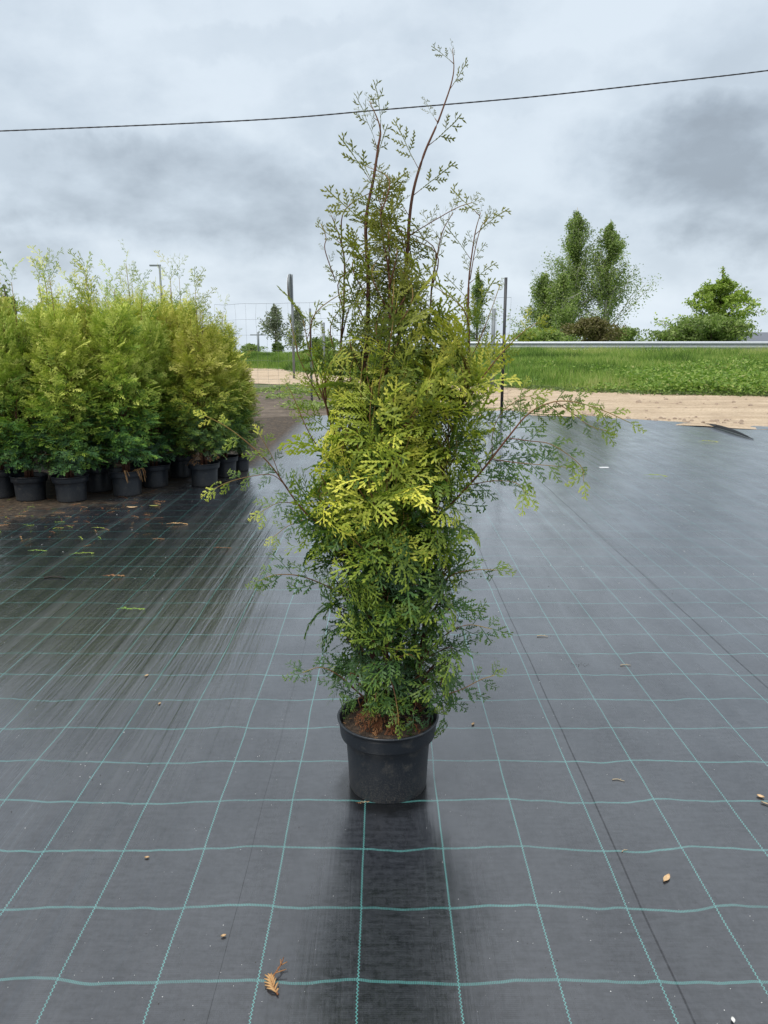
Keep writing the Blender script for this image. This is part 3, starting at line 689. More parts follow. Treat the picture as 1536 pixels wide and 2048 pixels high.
for i, (x, y, lab) in enumerate(plc):
    o = protos[i] if i < 4 else copy_tree(protos[i % 4])
    o.location = (x, y, .01); o.rotation_euler = (0, 0, rg.uniform(0, 6.28)); s = rg.uniform(.88, 1.08); o.scale = (1, 1, s)
    if i in (9,): o.scale = (.72, .72, .66)
    if i == 8: o.scale = (.9, .9, .86)
    tag(o, lab, 'potted conifer', G)
    if i == 7:  # dead twigs over this pot
        ld, td = Leaves(), TB()
        for k in range(34):
            q = rg.uniform(0, 6.28); f = np.array((math.cos(q), math.sin(q), rg.uniform(-.5, 1))); o_ = np.array((.06 * math.cos(q), .06 * math.sin(q), .28 + rg.uniform(0, .2)))
            ld.spray(rg.choice(TG), o_, f, (rg.gauss(0, .5), rg.gauss(0, .5), 1), rg.uniform(.08, .16), 1.0, rg.uniform(.4, .9))
        ld.build('dead_foliage', M['dead'], o)
    if i == 4:
        td = TB()
        for k in range(14):
            a = rg.uniform(-.3, 1.1) - o.rotation_euler[2] - 1.2; r = .16
            P = [np.array((r * .7 * math.cos(a), r * .7 * math.sin(a), .255)), np.array((1.1 * r * math.cos(a + .1), 1.1 * r * math.sin(a + .1), .29)), np.array((1.22 * r * math.cos(a + .2), 1.22 * r * math.sin(a + .2), .27 - rg.uniform(0, .13)))]
            td.tube(catmull(P, 4), .002, 4, rg.uniform(.7, 1))
        td.build('straw', M['dead'], o)

# ------------------------------------------------------------------ grass bank, weeds (stuff)
nr = np.random.RandomState(4)
def blades(name, pts, hmin, hmax, wd, label, tmean=.5, lean=.35, tsd=.22):
    n = len(pts); base = np.array(pts); a = nr.uniform(0, 6.28, n); hh = nr.uniform(hmin, hmax, n); ww = wd * nr.uniform(.6, 1.3, n)
    dx = np.stack((np.cos(a), np.sin(a), np.zeros(n)), 1) * ww[:, None] * .5
    tip = base + np.stack((nr.normal(0, lean, n) * hh, nr.normal(0, lean, n) * hh, hh), 1)
    V = np.stack((base - dx, base + dx, tip), 1).reshape(-1, 3)
    # slow colour patches, real differences of growth
    pt = np.array([mnoise.noise((p[0] * .35, p[1] * .35, 0)) + .5 * mnoise.noise((p[0] * 1.3, p[1] * 1.3, 4)) for p in base])
    if n > 50000: hh *= np.clip(1 + 1.1 * np.array([mnoise.noise((p[0] * 1.1, p[1] * .8, 7)) for p in base]), .45, 1.9); tip[:, 2] = base[:, 2] + hh
    T = np.repeat(tmean + .6 * pt + nr.normal(0, tsd, n), 3)
    o = quad_obj(name, V, M['grass'], None, np.clip(T, 0, 1), 3)
    tag(o, label, 'grass', kind='stuff'); return o
P = []
while len(P) < 210000:
    x = nr.uniform(-13, 24); a = toeY(x); c = crestY(x) + .6; y = a + .3 + (c - a) * nr.uniform(0, 1) ** .9
    if abs(x) > y * .56 + 1: continue
    edge = (y - a) / 1.2
    if edge < 1 and nr.uniform() > edge + .25 * mnoise.noise((x * 2, y * 2, 0)): continue
    P.append((x, y, hgt(x, y) - .03 + .16 * mnoise.noise((x * .6, y * .5, 9)) - (.10 if edge < 1 else 0)))
blades('grass', P, .16, .42, .035, 'bright green grass covering the bank below the crash barrier', .46)
P = []
while len(P) < 9000:   # seed heads and dry stalks near the barrier
    x = nr.uniform(0, 24); y = crestY(x) - nr.uniform(-.3, 4)
    P.append((x, y, hgt(x, y)))
blades('tall_grass', P, .3, .6, .025, 'taller browner grass stalks along the foot of the crash barrier', .82)
# leafy weeds low on the bank, right; leaf clusters
def leaf_cloud(pts, size, tint, flat=.5):
    n = len(pts); C = np.array(pts); u = nr.normal(0, 1, (n, 3)); u[:, 2] *= flat; u /= np.linalg.norm(u, axis=1)[:, None]
    v = nr.normal(0, 1, (n, 3)); v -= u * (v * u).sum(1)[:, None]; v /= np.linalg.norm(v, axis=1)[:, None]
    s = (size * nr.uniform(.6, 1.4, n))[:, None]; V = np.stack((C - u * s, C - v * s * .5, C + u * s, C + v * s * .5), 1).reshape(-1, 3)
    return V, np.repeat(tint, 4)
P = []
for k in range(150):
    px = nr.uniform(1270, 1600) if k % 8 else nr.uniform(1030, 1600); x0 = (px - 768) / F * 24
    y0 = toeY(x0) + abs(nr.normal(0, 3.2)) + .2
    if nr.uniform() < .5: x0 *= (y0 / 24)
    h = nr.uniform(.25, .62)
    for _ in range(110): P.append((x0 + nr.normal(0, .3), y0 + nr.normal(0, .3), hgt(x0, y0) + h * nr.uniform(.1, 1) ** .7))
V, T = leaf_cloud(P, .055, np.clip(nr.normal(.55, .18, len(P)), 0, 1))
tag(quad_obj('weeds', V, M['grass'], None, T), 'leafy green weeds in clumps low on the bank at the right', 'weeds', kind='stuff')
# low weeds on the bare soil beyond the fabric at the left
P = []
for k in range(520):
    x0 = nr.uniform(-9, 2.2); y0 = nr.uniform(16.6, 26)
    if mnoise.noise((x0 * .8, y0 * .45, 2)) < -.05 + .25 * (y0 < 18.5): continue
    for _ in range(40): P.append((x0 + nr.normal(0, .2), y0 + nr.normal(0, .22), nr.uniform(.01, .11)))
V, T = leaf_cloud(P, .045, np.clip(nr.normal(.5, .2, len(P)), 0, 1), .3)
tag(quad_obj('ground_weeds', V, M['birch'], None, T), 'low scattered weeds on the dark bare soil behind the fabric at the left', 'weeds', kind='stuff')
# dark low growth along the toe of the bank
P = []
for k in range(700):
    x0 = nr.uniform(2, 18); y0 = toeY(x0) + nr.uniform(-.35, .7)
    for _ in range(22): P.append((x0 + nr.normal(0, .2), y0 + nr.normal(0, .15), hgt(x0, y0) + nr.uniform(.0, .10)))
V, T = leaf_cloud(P, .04, np.clip(nr.normal(.15, .2, len(P)), 0, 1), .3)
tag(quad_obj('toe_weeds', V, M['birch'], None, T), 'dark creeping weeds along the edge of the sand track', 'weeds', kind='stuff')

rg = random.Random(77); v = []; f = []
for k in range(900):
    x = rg.uniform(-9, 14)
    if rg.random() < .45: y = interp(x, EX, EY) + wobble(x) + abs(rg.gauss(0, .35)) + .05
    elif rg.random() < .5: y = toeY(x) + rg.gauss(.1, .35)
    else: y = interp(x, EX, EY) + rg.uniform(.3, 9)
    if y > toeY(x) + .8 or (x < 1 and y < 24): continue
    r = rg.uniform(.015, .05) * (1.6 if rg.random() < .1 else 1); b_ = len(v); z = hgt(x, y) + .016
    for j, (hh, q) in enumerate(((0, 1), (.5, .9), (.9, .4))):
        for i in range(6): a_ = i * 1.047 + j; v.append((x + r * q * math.cos(a_) * rg.uniform(.8, 1.25), y + r * q * math.sin(a_) * rg.uniform(.8, 1.2), z + r * hh))
    for j in range(2):
        for i in range(6): i2 = (i + 1) % 6; f.append((b_ + j * 6 + i, b_ + j * 6 + i2, b_ + j * 6 + 6 + i2, b_ + j * 6 + 6 + i))
    f.append(tuple(b_ + 12 + i for i in range(6)))
M['stone'] = plain('stones', (.30, .23, .17), .9, 0, .5, 3)
tag(mesh_obj('stones', v, f, M['stone']), 'small stones and clods strewn on the sandy track and along its edges', 'stones', kind='stuff')

# ------------------------------------------------------------------ crash barrier
root = empty('crash_barrier', (3.0, 42.0, 0)); tag(root, 'long galvanised steel crash barrier on top of the grass bank', 'guardrail')
Xr = [at(880, 690, 44)[0], 25]; xr = np.linspace(Xr[0], Xr[1], 40)
prof = [(o_, z * 1.22) for o_, z in [(0, .155), (.035, .15), (.07, .10), (.07, .06), (.0, .02), (.0, -.02), (.07, -.06), (.07, -.10), (.035, -.15), (0, -.155)]]
def ry(x): return interp(x, [3, 22, 30], [44.0, 38.5, 36.5])
zr = lambda x: interp(x, [3, 22], [1.215, 1.255])
v = []; f = []; n = len(prof)
for i, x in enumerate(xr):
    for (o_, z) in prof: v.append((x - 3, ry(x) - o_ - 42, zr(x) + z))
    for (o_, z) in prof: v.append((x - 3, ry(x) - o_ - 42 + .006, zr(x) + z))
    if i:
        q0, q1 = (i - 1) * 2 * n, i * 2 * n
        for k in range(n - 1): f.append((q0 + k, q1 + k, q1 + k + 1, q0 + k + 1)); f.append((q0 + n + k, q0 + n + k + 1, q1 + n + k + 1, q1 + n + k))
        f.append((q0, q0 + n, q1 + n, q1)); f.append((q0 + n - 1, q1 + n - 1, q1 + 2 * n - 1, q0 + 2 * n - 1))
mesh_obj('beam', v, f, M['metal'], root)
for x in np.arange(Xr[0] + .5, 25, 2.0):
    y = ry(x) + .1 - 42; z = hgt(x, ry(x)); box('post', x - 3 - .05, x - 3 + .05, y, y + .12, z - .3, zr(x) + .12, M['metal'], root)

# ------------------------------------------------------------------ fence of wire mesh
FL, FR = at(430, 614, 20.2), at(1022, 600, 16.9)
root = empty('wire_fence', (float(FL[0]), float(FL[1]), 0)); tag(root, 'tall wire mesh fence running behind the conifers towards the grass bank', 'fence')
fo = np.array((FL[0], FL[1], 0)); tb = TB(); TOPZ = 2.40
def fp(s, z):
    p = FL + (FR - FL) * s; return np.array((p[0] + .03 * mnoise.noise((s * 30, z * 2, 0)), p[1] + .08 * mnoise.noise((s * 9, z, 3)), z + .03 * mnoise.noise((s * 14, z * .3, 7)))) - fo
for z in (.06, .22, .38, .56, .78, 1.02, 1.28, 1.64, 2.02, TOPZ):
    tb.tube([fp(s, z) for s in np.linspace(0, 1, 90)], .0022 if z < TOPZ else .0032, 4)
for s in np.linspace(0, 1, 26): tb.tube([fp(s, z) for z in np.linspace(.05, TOPZ, 9)], .0019, 4)
tb.build('wire_mesh', M['wire'], root)
def fence_post(px, top_py, Y, r, mt, base=0.0):
    a = at(px, top_py, Y); t_ = TB(); p0 = np.array((a[0], Y, base)) - fo; p1 = np.array((a[0], Y, a[2])) - fo; t_.tube([p0, p0 * .5 + p1 * .5, p1], r, 10); return t_.build('post', mt, root)
fence_post(1012, 555, 16.6, .032, M['black_post'])
fence_post(620, 617, 19.3, .028, M['post']); 
def lone_post(px, top_py, Y, r, lab):
    a = at(px, top_py, Y); b_ = hgt(a[0], Y); t_ = TB(); t_.tube([(0, 0, -.2), (0, 0, (a[2] - b_) * .5), (0, 0, a[2] - b_)], r, 10)
    o = t_.build('fence_post', M['post']); o.location = (a[0], Y, b_); tag(o, lab, 'post', 'grey posts beyond the mesh fence')
lone_post(988, 617, 24, .06, 'thick grey post standing just left of the tall black post beyond the mesh')
lone_post(937, 575, 27, .045, 'tall pale grey post seen through the top right of the front thuja')
lone_post(898, 640, 29, .055, 'short grey post beside the left end of the crash barrier')
lone_post(647, 645, 30, .05, 'small grey post between the round sign and the front thuja')
# thin utility pole far left
a = at(516, 664, 70); t_ = TB(); b_ = hgt(a[0], 70); t_.tube([(0, 0, -.3), (0, 0, a[2] - b_)], .09, 8); t_.tube([(-.7, 0, a[2] - b_ - .25), (.7, 0, a[2] - b_ - .25)], .05, 6)
o = t_.build('utility_pole', M['post']); o.location = (a[0], 70, b_); tag(o, 'slim far off utility pole at the left of the grassy gap', 'pole')

# round road sign seen almost edge-on
a = at(583, 549, 31); c = at(580, 574, 31); b_ = hgt(a[0], 31)
root = empty('road_sign', (float(a[0]), 31, b_)); tag(root, 'round road sign turned almost edge-on at the top of a grey pole', 'road sign')
t_ = TB(); t_.tube([(0, 0, -.2), (0, 0, 2), (0, 0, a[2] - b_)], .05, 10); t_.build('pole', M['post'], root)
cz = c[2] - b_; ang = R(75); t_ = TB(); rr = .49
dn = np.array((math.cos(R(1)), -math.sin(R(1)), 0)); o_ = np.array((-.10, -.02, cz)); sdv = np.array((math.sin(R(1)), math.cos(R(1)), 0))
for nm, th, off, rad_, mt in (('sign_face', .012, -.02, rr - .02, M['white']), ('sign_back', .05, .02, rr, M['post'])):
    v = []; f = []; N = 40
    for s in (0, 1):
        for k in range(N):
            q = 2 * math.pi * k / N; v.append(o_ + dn * (off + th * s) + rad_ * (sdv * math.cos(q) + np.array((0, 0, 1)) * math.sin(q)))
    f.append(tuple(range(N))[::-1]); f.append(tuple(range(N, 2 * N)))
    for k in range(N): k2 = (k + 1) % N; f.append((k, k2, N + k2, N + k))
    mesh_obj(nm, v, f, mt, root)

# street lamp
a = at(319, 530, 66); b_ = hgt(a[0], 66); hh = a[2] - b_
root = empty('street_lamp', (float(a[0]), 66, b_)); tag(root, 'slender grey street lamp with a short arm rising behind the row of conifers', 'street lamp')
t_ = TB(); t_.tube([(0, 0, -.3), (0, 0, hh * .5), (0, 0, hh)], [.12, .10, .075], 10); t_.build('pole', M['post'], root)
box('lamp_head', -.80, -.06, -.13, .13, hh - .10, hh + .02, M['post'], root); box('arm', -.06, .10, -.05, .05, hh - .08, hh + .03, M['post'], root)

# overhead cable, two twisted strands
cp = [at(px, py, 13.5) for px, py in ((-300, 272), (0, 262), (500, 240.5), (770, 219), (1050, 195), (1300, 168), (1536, 141), (1850, 98))]
cp = [cp[0] + (cp[0] - cp[1]) * 6] + cp + [cp[-1] + (cp[-1] - cp[-2]) * 6]
C = catmull(cp, 60); t_ = TB(); o0 = C[len(C) // 2].copy()
for s in (0, math.pi):
    pts = []; d = 0
    for i, p in enumerate(C):
        if i: d += np.linalg.norm(p - C[i - 1])
        q = d * 2 * math.pi / .30 + s; pts.append(p - o0 + np.array((0, math.cos(q), math.sin(q))) * .0022)
    t_.tube(pts, .0088, 6)
o = t_.build('overhead_cable', M['cable']); o.location = tuple(o0); tag(o, 'black twisted overhead cable crossing the sky above the thuja', 'cable')

# ------------------------------------------------------------------ background trees
def tree(name, px, top_py, Y, width, mt, bark, lab, cat='tree', nleaf=14000, shape='column', seed=0, lsize=.10, tm=.45, base_frac=.06, group=None, stems_n=1, upright=.6, nb=70):
    global nr
    nr = np.random.RandomState(seed + 50); a = at(px, top_py, Y); b_ = hgt(a[0], Y); Ht = a[2] - b_
    root = empty(name, (float(a[0]), Y, b_)); tag(root, lab, cat, group)
    tb = TB(); LP = []; LT = []
    for sI in range(stems_n):
        off = nr.normal(0, width * .12, 2) if stems_n > 1 else (0, 0); hh = Ht * (1 if sI == 0 else nr.uniform(.7, .92))
        T_ = catmull([np.array((0, 0, -.2)), np.array((off[0] * .5, off[1] * .5, hh * .35)), np.array((off[0], off[1], hh * .7)), np.array((off[0] * (1 if sI else 0), off[1] * (1 if sI else 0), hh))], 6)
        tb.tube(T_, [max(.02, .016 * hh * (1 - i / len(T_)) + .02) for i in range(len(T_))], 7)
        for k in range(nb // stems_n):
            s = base_frac + (1 - base_frac) * nr.uniform() ** .8 * .97; i = int(s * (len(T_) - 1)); p0 = T_[i]; q = nr.uniform(0, 6.28)
            if shape == 'column': wr = width * .5 * (min(1, s * 3.5 + .45)) * (1 - s) ** .75 + .10
            elif shape == 'cone': s = s * .85; p0 = T_[int(s * (len(T_) - 1))]; wr = width * .5 * (1 - s) ** .75 + .1
            else: wr = width * .5 * math.sqrt(max(.02, 1 - (s * .95) ** 2)) 
            fr = wr / (width * .5); wr *= nr.uniform(.5, 1.1) * (1 + (.9 if shape != 'bush' else .4) * mnoise.noise((math.cos(q) * 1.3, math.sin(q) * 1.3 + seed, s * 5))); rise = wr * nr.uniform(.5, 1.5) * upright
            p1 = p0 + np.array((math.cos(q) * wr, math.sin(q) * wr, rise if shape != 'bush' else rise * .8)); p1[2] = min(p1[2], Ht * (1.0 - (.62 if shape == 'cone' else .42) * min(1, wr / (width * .5)) ** (.9 if shape == 'cone' else 1.4)) * nr.uniform(.93, 1.0))
            md = (p0 + p1) / 2 + np.array((0, 0, -.05 * wr + .1 * wr * nr.uniform()))
            B = catmull([p0, md, p1], 4); tb.tube(B, [.03 * (1 - j / len(B)) * (Ht / 12) + .012 for j in range(len(B))], 4)
            nl = int(nleaf / nb * (wr / (width * .4) * .6 + .4)); br = nr.normal(0, .13)
            for _ in range(nl):
                t_ = nr.uniform(.15, 1.05); j = min(len(B) - 2, int(t_ * (len(B) - 1))); p = B[j] + (B[j + 1] - B[j]) * (t_ * (len(B) - 1) - j)
                sg = (.10 + .07 * wr) if shape != 'cone' else .08 + .03 * wr; LP.append(p + np.clip(nr.normal(0, sg, 3), -1.7 * sg, 1.7 * sg) * ((.8, .8, 1.0) if shape == 'column' else (1, 1, .9)) - (0, 0, .75 * nr.uniform() ** 1.5 * (shape == 'column'))); LT.append(tm + br + nr.normal(0, .13))
        if shape != 'bush':
            for _ in range(nleaf // (34 if shape == 'column' else 60)):
                i = int((.45 + .55 * nr.uniform()) * (len(T_) - 1)); LP.append(T_[i] + nr.normal(0, .10 + .25 * (1 - i / len(T_)), 3) + (0, 0, nr.uniform(-.2, .15))); LT.append(tm + nr.normal(0, .13))
    tb.build('trunk', bark, root); V, T = leaf_cloud(LP, lsize, np.clip(LT, 0, 1), .8); quad_obj('crown', V, mt, root, T)
    return root
BG = 'birches beyond the road'
tree('birch_tree', 1155, 415, 82, 8.4, M['birch'], M['birch_bark'], 'tallest birch beyond the barrier, narrow crown leaning over the others', seed=1, nleaf=30000, nb=150, group=BG, tm=.45, upright=1.2)
tree('birch_tree', 1222, 438, 80, 7.4, M['birch'], M['birch_bark'], 'slightly shorter birch at the right side of the tall birch group', seed=2, nleaf=24000, nb=130, group=BG, tm=.48, upright=1.2)
tree('birch_tree', 1092, 541, 78, 6.8, M['birch'], M['birch_bark'], 'low broad birch forming the left shoulder of the birch group', seed=3, nleaf=19000, nb=110, group=BG, tm=.5)
tree('birch_tree', 1128, 540, 76, 6.8, M['birch'], M['birch_bark'], 'birch in the middle of the group filling in below the tallest one', seed=4, nleaf=14000, nb=90, group=BG, tm=.5)
tree('bush', 1192, 634, 60, 4.4, M['brown_leaf'], M['bark'], 'bronze brown rounded bush at the foot of the birch group', 'bush', 9000, 'bush', 5, .11, stems_n=3, nb=60)
tree('bush', 1080, 655, 66, 4.6, M['birch'], M['bark'], 'green bush under the left birch beside the black post', 'bush', 8000, 'bush', 6, .12, stems_n=3, nb=50, tm=.6)
tree('bush', 1250, 655, 66, 3.2, M['birch'], M['bark'], 'small loose bush at the right foot of the birch group', 'bush', 3600, 'bush', 16, .11, stems_n=3, nb=40, tm=.5)
tree('maple_tree', 1447, 532, 62, 8.6, M['lime'], M['bark'], 'fresh yellow-green conical tree with ragged twigs near the house roof', 'tree', 10500, 'cone', 7, .12, upright=2.2, nb=95)
tree('bush', 1425, 630, 56, 6.0, M['birch'], M['bark'], 'wide dense dark green bush in front of the yellow-green tree', 'bush', 14000, 'bush', 8, .11, stems_n=4, nb=80, tm=.42)
tree('bush', 1345, 655, 58, 3.6, M['birch'], M['bark'], 'low thin bush at the left end of the wide green bush', 'bush', 4200, 'bush', 9, .10, stems_n=3, nb=46, tm=.5)
tree('birch_tree', 957, 540, 95, 4.6, M['birch'], M['bark'], 'narrow tall tree seen through the right side of the front thuja', seed=10, nleaf=10000, nb=70, tm=.4)
tree('willow_tree', 549, 607, 88, 4.8, M['grey_leaf'], M['bark'], 'sparse grey-green tree left of the round sign pole', 'tree', 3800, 'column', 11, .13, nb=55, base_frac=.22)
tree('willow_tree', 592, 612, 88, 4.6, M['grey_leaf'], M['bark'], 'sparse grey-green tree behind the round sign pole', 'tree', 3400, 'column', 12, .13, nb=50, base_frac=.22)
tree('bush', 556, 684, 80, 1.2, M['birch'], M['bark'], 'small dark rounded bush under the grey-green trees', 'bush', 2500, 'bush', 13, .10, stems_n=2, nb=30, tm=.0)
tree('bush', 640, 672, 90, 4.5, M['birch'], M['bark'], 'far bush between the round sign and the front thuja', 'bush', 3500, 'bush', 14, .14, stems_n=3, nb=40, tm=.4)
tree('bush', 500, 688, 95, 3.0, M['birch'], M['bark'], 'low far bush at the right edge of the potted rows', 'bush', 2500, 'bush', 15, .12, stems_n=3, nb=30, tm=.4)
tree('conifer_tree', 8, 568, 30, 2.4, M['birch'], M['bark'], 'dark tree behind the rows at the left edge of the photo', 'tree', 8000, 'cone', 17, .09, nb=70, tm=.05)

# far house roof at the right edge
a = at(1500, 664, 92); a2 = at(1500, 686, 92); gz = hgt(18, 92)
root = empty('house', (float(a[0]) - .5, 92, gz)); tag(root, 'low far house showing only its long blue-grey roof at the right edge', 'house')
box('wall', 0.6, 17.4, .6, 7.4, -.5, a2[2] - gz, M['wall'], root)
e0, e1, rz_ = a2[2] - gz - .05, a[2] - gz, 4.0
v = [(0, 0, e0), (18, 0, e0), (18, 8, e0), (0, 8, e0), (0, rz_, e1), (18, rz_, e1), (0, 0, e0 - .15), (18, 0, e0 - .15), (18, 8, e0 - .15), (0, 8, e0 - .15)]
mesh_obj('roof', v, [(0, 1, 5, 4), (2, 3, 4, 5), (0, 4, 3, 9, 6), (1, 7, 8, 2, 5), (0, 6, 7, 1), (3, 2, 8, 9), (6, 9, 8, 7)], M['roof'], root)

# ------------------------------------------------------------------ litter on the fabric
def onf(px, py): p = gr(px, py, .0105); return p
def frond(px, py, rot, size, mt, lab, tint=.8, tpl=None, wid=1.0, lift=.012, name='fallen_frond', bend=.3):
    l_ = Leaves(); l_.spray(tpl or TF[0], np.zeros(3), (math.cos(rot), math.sin(rot), .12), (0, 0, 1), size, bend, tint, wid=wid, cup=.1)
    t_ = TB(); o = l_.build(name, mt); p = onf(px, py); o.location = (p[0], p[1], p[2] + lift); tag(o, lab, 'plant litter'); return o
def dry_leaf(px, py, rot, Ln, Wd, mt, lab, name='fallen_leaf', up=.004):
    v = []; f = []; n = 9
    for i in range(n):
        s = i / (n - 1); hw = Wd * .5 * math.sin(math.pi * min(1, s * .96 + .02)) ** .8
        for j in (-1, -.5, 0, .5, 1): v.append((Ln * (s - .5), hw * j, up * (j * j) + .25 * Ln * (s - .5) ** 2 * .8 + .0003))
    for i in range(n - 1):
        for j in range(4): q = i * 5 + j; f.append((q, q + 5, q + 6, q + 1))
    p = onf(px, py); o = mesh_obj(name, v, f, mt, None, True, tuple(p)); o.rotation_euler = (0, 0, rot); tag(o, lab, 'plant litter'); return o
def stick(px, py, rot, Ln, r, lab, mt='stick'):
    t_ = TB(); k = .12 * Ln; t_.tube(catmull([(-Ln / 2, 0, r), (-Ln * .1, k, r * 1.4), (Ln * .2, k * .3, r), (Ln / 2, -k * .5, r * 1.2)], 4), [r * (1 - .04 * i) for i in range(13)], 6)
    t_.tube([(Ln * .1, k * .6, r), (Ln * .22, k * 1.5, r * 2)], r * .6, 5)
    o = t_.build('dry_stick', M[mt]); p = onf(px, py); o.location = tuple(p); o.rotation_euler = (0, 0, rot); tag(o, lab, 'plant litter')
# the dried frond in the foreground: leafy lower half and bare forked upper half
rng = random.Random(8)
root = empty('fallen_frond', tuple(onf(545, 1962))); tag(root, 'large dried orange-tan thuja frond lying across a teal line in the foreground', 'plant litter')
g0 = onf(545, 1962); wp = lambda px, py, z=.004: onf(px, py) - g0 + np.array((0, 0, z))
l_ = Leaves(); t_ = TB()
t_.tube([wp(556, 1992), wp(548, 1977), wp(543, 1963), wp(550, 1954, .01), wp(560, 1943, .014), wp(565, 1932, .016), wp(568, 1925, .016)], [.0024, .0022, .002, .0019, .0017, .0015, .001], 6, .55)
for a_, b2 in (((552, 1953), (573, 1948)), ((563, 1937), (575, 1933)), ((562, 1938), (561, 1928)), ((555, 1950), (557, 1943))): t_.tube([wp(*a_, .011), wp(*b2, .014)], [.0016, .0012], 5, .7)
P0 = [(553, 1987), (550, 1982), (547, 1976), (545, 1971), (543, 1966), (542, 1961)]
for (x, y), (ex, ey) in zip(P0, [(534, 1979), (530, 1973), (529, 1967), (529, 1960), (530, 1952), (536, 1950)]): t_.tube([wp(x, y), wp((x + ex) / 2, (y + ey) / 2, .008), wp(ex, ey, .004)], [.0022, .0024, .0014], 6, 1.0)
for (x, y), (ex, ey) in zip(P0, [(558, 1981), (557, 1968), (552, 1960), (549, 1956), (547, 1952), (543, 1950)]): t_.tube([wp(x, y), wp((x + ex) / 2, (y + ey) / 2, .009), wp(ex, ey, .006)], [.0020, .0022, .0013], 6, .95)
t_.build('frond', M['dead'], root)
dry_leaf(1333, 1758, R(48), .040, .016, M['leaf_dry'], 'curled tan leaf lying in the right foreground')
dry_leaf(447, 1873, R(20), .014, .008, M['leaf_dry'], 'tiny brown leaf scrap left of the dried frond')
dry_leaf(946, 1449, R(60), .022, .011, M['leaf_dry'], 'small tan leaf on the fabric right of the pot rim')
dry_leaf(1521, 1594, R(140), .024, .016, M['leaf_dry'], 'orange-brown leaf at the right edge of the photo')
dry_leaf(1531, 1608, R(-40), .030, .008, M['stick'], 'pale narrow seed husk below the orange-brown leaf at the right edge')
dry_leaf(294, 1716, R(10), .014, .008, M['leaf_dry'], 'tiny tan flake on a teal line in the left foreground')
dry_leaf(319, 1408, R(80), .018, .010, M['leaf_dry'], 'tiny pale brown flake at the left of the middle distance')
dry_leaf(293, 1352, R(50), .022, .012, M['leaf_dry'], 'small brown leaf flake farther up the left side')
frond(712, 1612, R(10), .042, M['dead'], 'small brown sprig touching the foot of the front pot', .7, TG[0], wid=.5)
dry_leaf(1466, 2042, R(80), .016, .009, M['crumb_white'], 'pale scrap near the bottom right corner')
stick(1085, 1273, R(-3), .058, .0026, 'flat dry stick right of the thuja beside a teal line')
stick(1251, 1331, R(5), .050, .0022, 'grey dry stick farther right, beyond the soil crumbs')
stick(1237, 1561, R(-12), .042, .0018, 'pale dry stick on the right between two teal lines')
stick(1249, 1702, R(30), .022, .0014, 'very small dark twig on a teal line at the right')
stick(110, 1157, R(5), .14, .006, 'dark flat twig lying at the left edge among the litter', 'crumb_dark')
frond(205, 1155, R(8), .13, M['dead'], 'brown dead sprig lying left in the middle distance', .6, TG[1], wid=.7)
frond(232, 1222, R(3), .15, M['thuja_far'], 'pale green fallen sprig lying on the left fabric below the litter', .52, TG[2], wid=.6)
frond(332, 1050, R(5), .17, M['dead'], 'orange-tan fallen sprig in front of the pot with dead twigs', 1.0, TG[3], wid=.35)
frond(138, 1112, R(20), .16, M['thuja_far'], 'pale yellow-green fallen sprig at the left with a brown end', .55, TG[4], wid=.35)
frond(55, 1104, R(0), .13, M['thuja_far'], 'yellowish fallen sprig near the left edge', .5, TG[0], wid=.45)
frond(183, 1058, R(0), .10, M['thuja_far'], 'small yellow fallen sprig below the pot with straw', .5, TG[1], wid=.4)
dry_leaf(264, 1015, R(0), .10, .045, M['leaf_dry'], 'brown leaf in front of the pot with straw')
dry_leaf(308, 1012, R(10), .09, .04, M['leaf_yellow'], 'yellow-green leaf right of the brown leaf by the pots')
frond(425, 1099, R(5), .13, M['dead'], 'faint brown sprig on the fabric left of the long left branch', .5, TG[2], wid=.4)
frond(1285, 952, R(-5), .26, M['thuja_far'], 'fallen green sprig far off on the right part of the fabric', .5, TG[3], wid=.4)
frond(1395, 884, R(0), .30, M['thuja_far'], 'fallen pale sprig far right near the edge of the fabric', .7, TG[4], wid=.3)
o = box('plant_tag', -.055, .055, -.022, .022, 0, .004, M['white']); p = onf(1208, 935); o.location = tuple(p); tag(o, 'small white plastic label lying flat far off on the right of the fabric', 'plant label')

# loose flap where two sheets overlap at the far right
fl = [gr(1400, 850), gr(1430, 856), gr(1470, 868), gr(1508, 881)]
v = []; f = []; C = catmull(fl, 8)
for i, p in enumerate(C):
    s = i / (len(C) - 1); hgt_ = .055 * math.sin(math.pi * min(1, s * 1.0)) ** .8 + .002
    v += [(p[0], p[1] + .16 * math.sin(math.pi * s), .022), (p[0], p[1] + .07 * math.sin(math.pi * s), .015 + hgt_ * .9), (p[0], p[1] + .02, .015 + hgt_), (p[0], p[1] + .03, .012)]
    if i: q = (i - 1) * 4; f += [(q, q + 4, q + 5, q + 1), (q + 1, q + 5, q + 6, q + 2), (q + 2, q + 6, q + 7, q + 3)]
tag(mesh_obj('fabric_flap', v, f, M['fabric_edge'], None, True), 'dark lifted flap of ground cover near the far right edge', 'fabric flap')

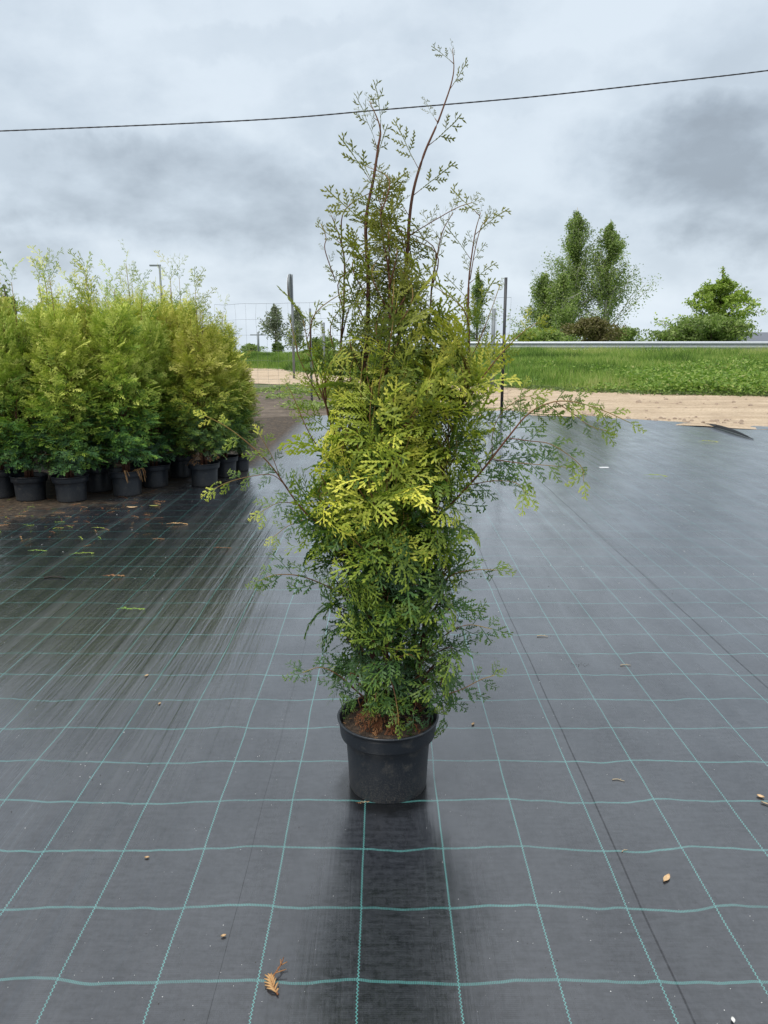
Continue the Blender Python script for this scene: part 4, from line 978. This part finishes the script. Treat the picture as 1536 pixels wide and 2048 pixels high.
# countless crumbs
def crumbs(name, n, mt, smin, smax, region, lab, seed, clusters=()):
    rg = random.Random(seed); v = []; f = []
    def one(x, y, s):
        b = len(v); a = rg.uniform(0, 6.28); h = s * rg.uniform(.3, .6); e = rg.uniform(.5, 1)
        for k in range(5): q = a + k * 1.2566; v.append((x + s * math.cos(q) * rg.uniform(.7, 1.2), y + s * e * math.sin(q) * rg.uniform(.7, 1.2), .0085))
        v.append((x, y, .0095 + h))
        for k in range(5): f.append((b + k, b + (k + 1) % 5, b + 5))
    for _ in range(n):
        px, py = region(rg); p = gr(px, py); d = math.hypot(p[0], p[1]); one(p[0], p[1], rg.uniform(smin, smax) * (1 + .25 * max(0, d - 2)))
    for (px, py, sx, sy, m_) in clusters:
        for _ in range(m_):
            p = gr(rg.gauss(px, sx), rg.gauss(py, sy)); one(p[0], p[1], rg.uniform(smin, smax))
    tag(mesh_obj(name, v, f, mt), lab, 'debris', kind='stuff')
crumbs('pale_grit', 480, M['crumb_white'], .0010, .0026, lambda r: (r.uniform(-50, 1590), r.uniform(960, 2060)), 'scattered pale grit specks on the fabric', 1)
crumbs('soil_crumbs', 220, M['crumb_dark'], .0012, .0032, lambda r: (r.uniform(-50, 1590), r.uniform(1000, 2060)), 'scattered dark soil crumbs on the fabric', 2,
       [(1162, 1333, 12, 2.5, 34), (1020, 1510, 12, 4, 18), (700, 1590, 10, 14, 30), (275, 1415, 25, 5, 26), (590, 1660, 16, 10, 22), (440, 1400, 30, 5, 10)])
# litter in front of the pots
l_ = Leaves(); rg = random.Random(12)
for i in range(150):
    px = rg.uniform(-30, 330); py = rg.gauss(1028, 26) + max(0, (200 - px)) * .06; p = gr(px, py, .014); q = rg.uniform(0, 6.28)
    l_.spray(rg.choice(TG), p, (math.cos(q), math.sin(q), .08), (0, 0, 1), rg.uniform(.03, .10), .2, rg.uniform(.2, .95), wid=.5)
tag(l_.build('leaf_litter', M['dead']), 'dry leaf litter strewn in front of the potted rows', 'leaf litter', kind='stuff')
l_ = Leaves()
for i in range(40):
    px = abs(rg.gauss(0, 90)) - 10; py = rg.gauss(1045, 20); p = gr(px, py, .016); q = rg.uniform(0, 6.28)
    l_.spray(rg.choice(TG), p, (math.cos(q), math.sin(q), .1), (0, 0, 1), rg.uniform(.03, .08), .3, rg.uniform(.35, .7), wid=.5)
tag(l_.build('green_litter', M['thuja_far']), 'yellow-green clippings strewn at the left edge in front of the pots', 'leaf litter', kind='stuff')
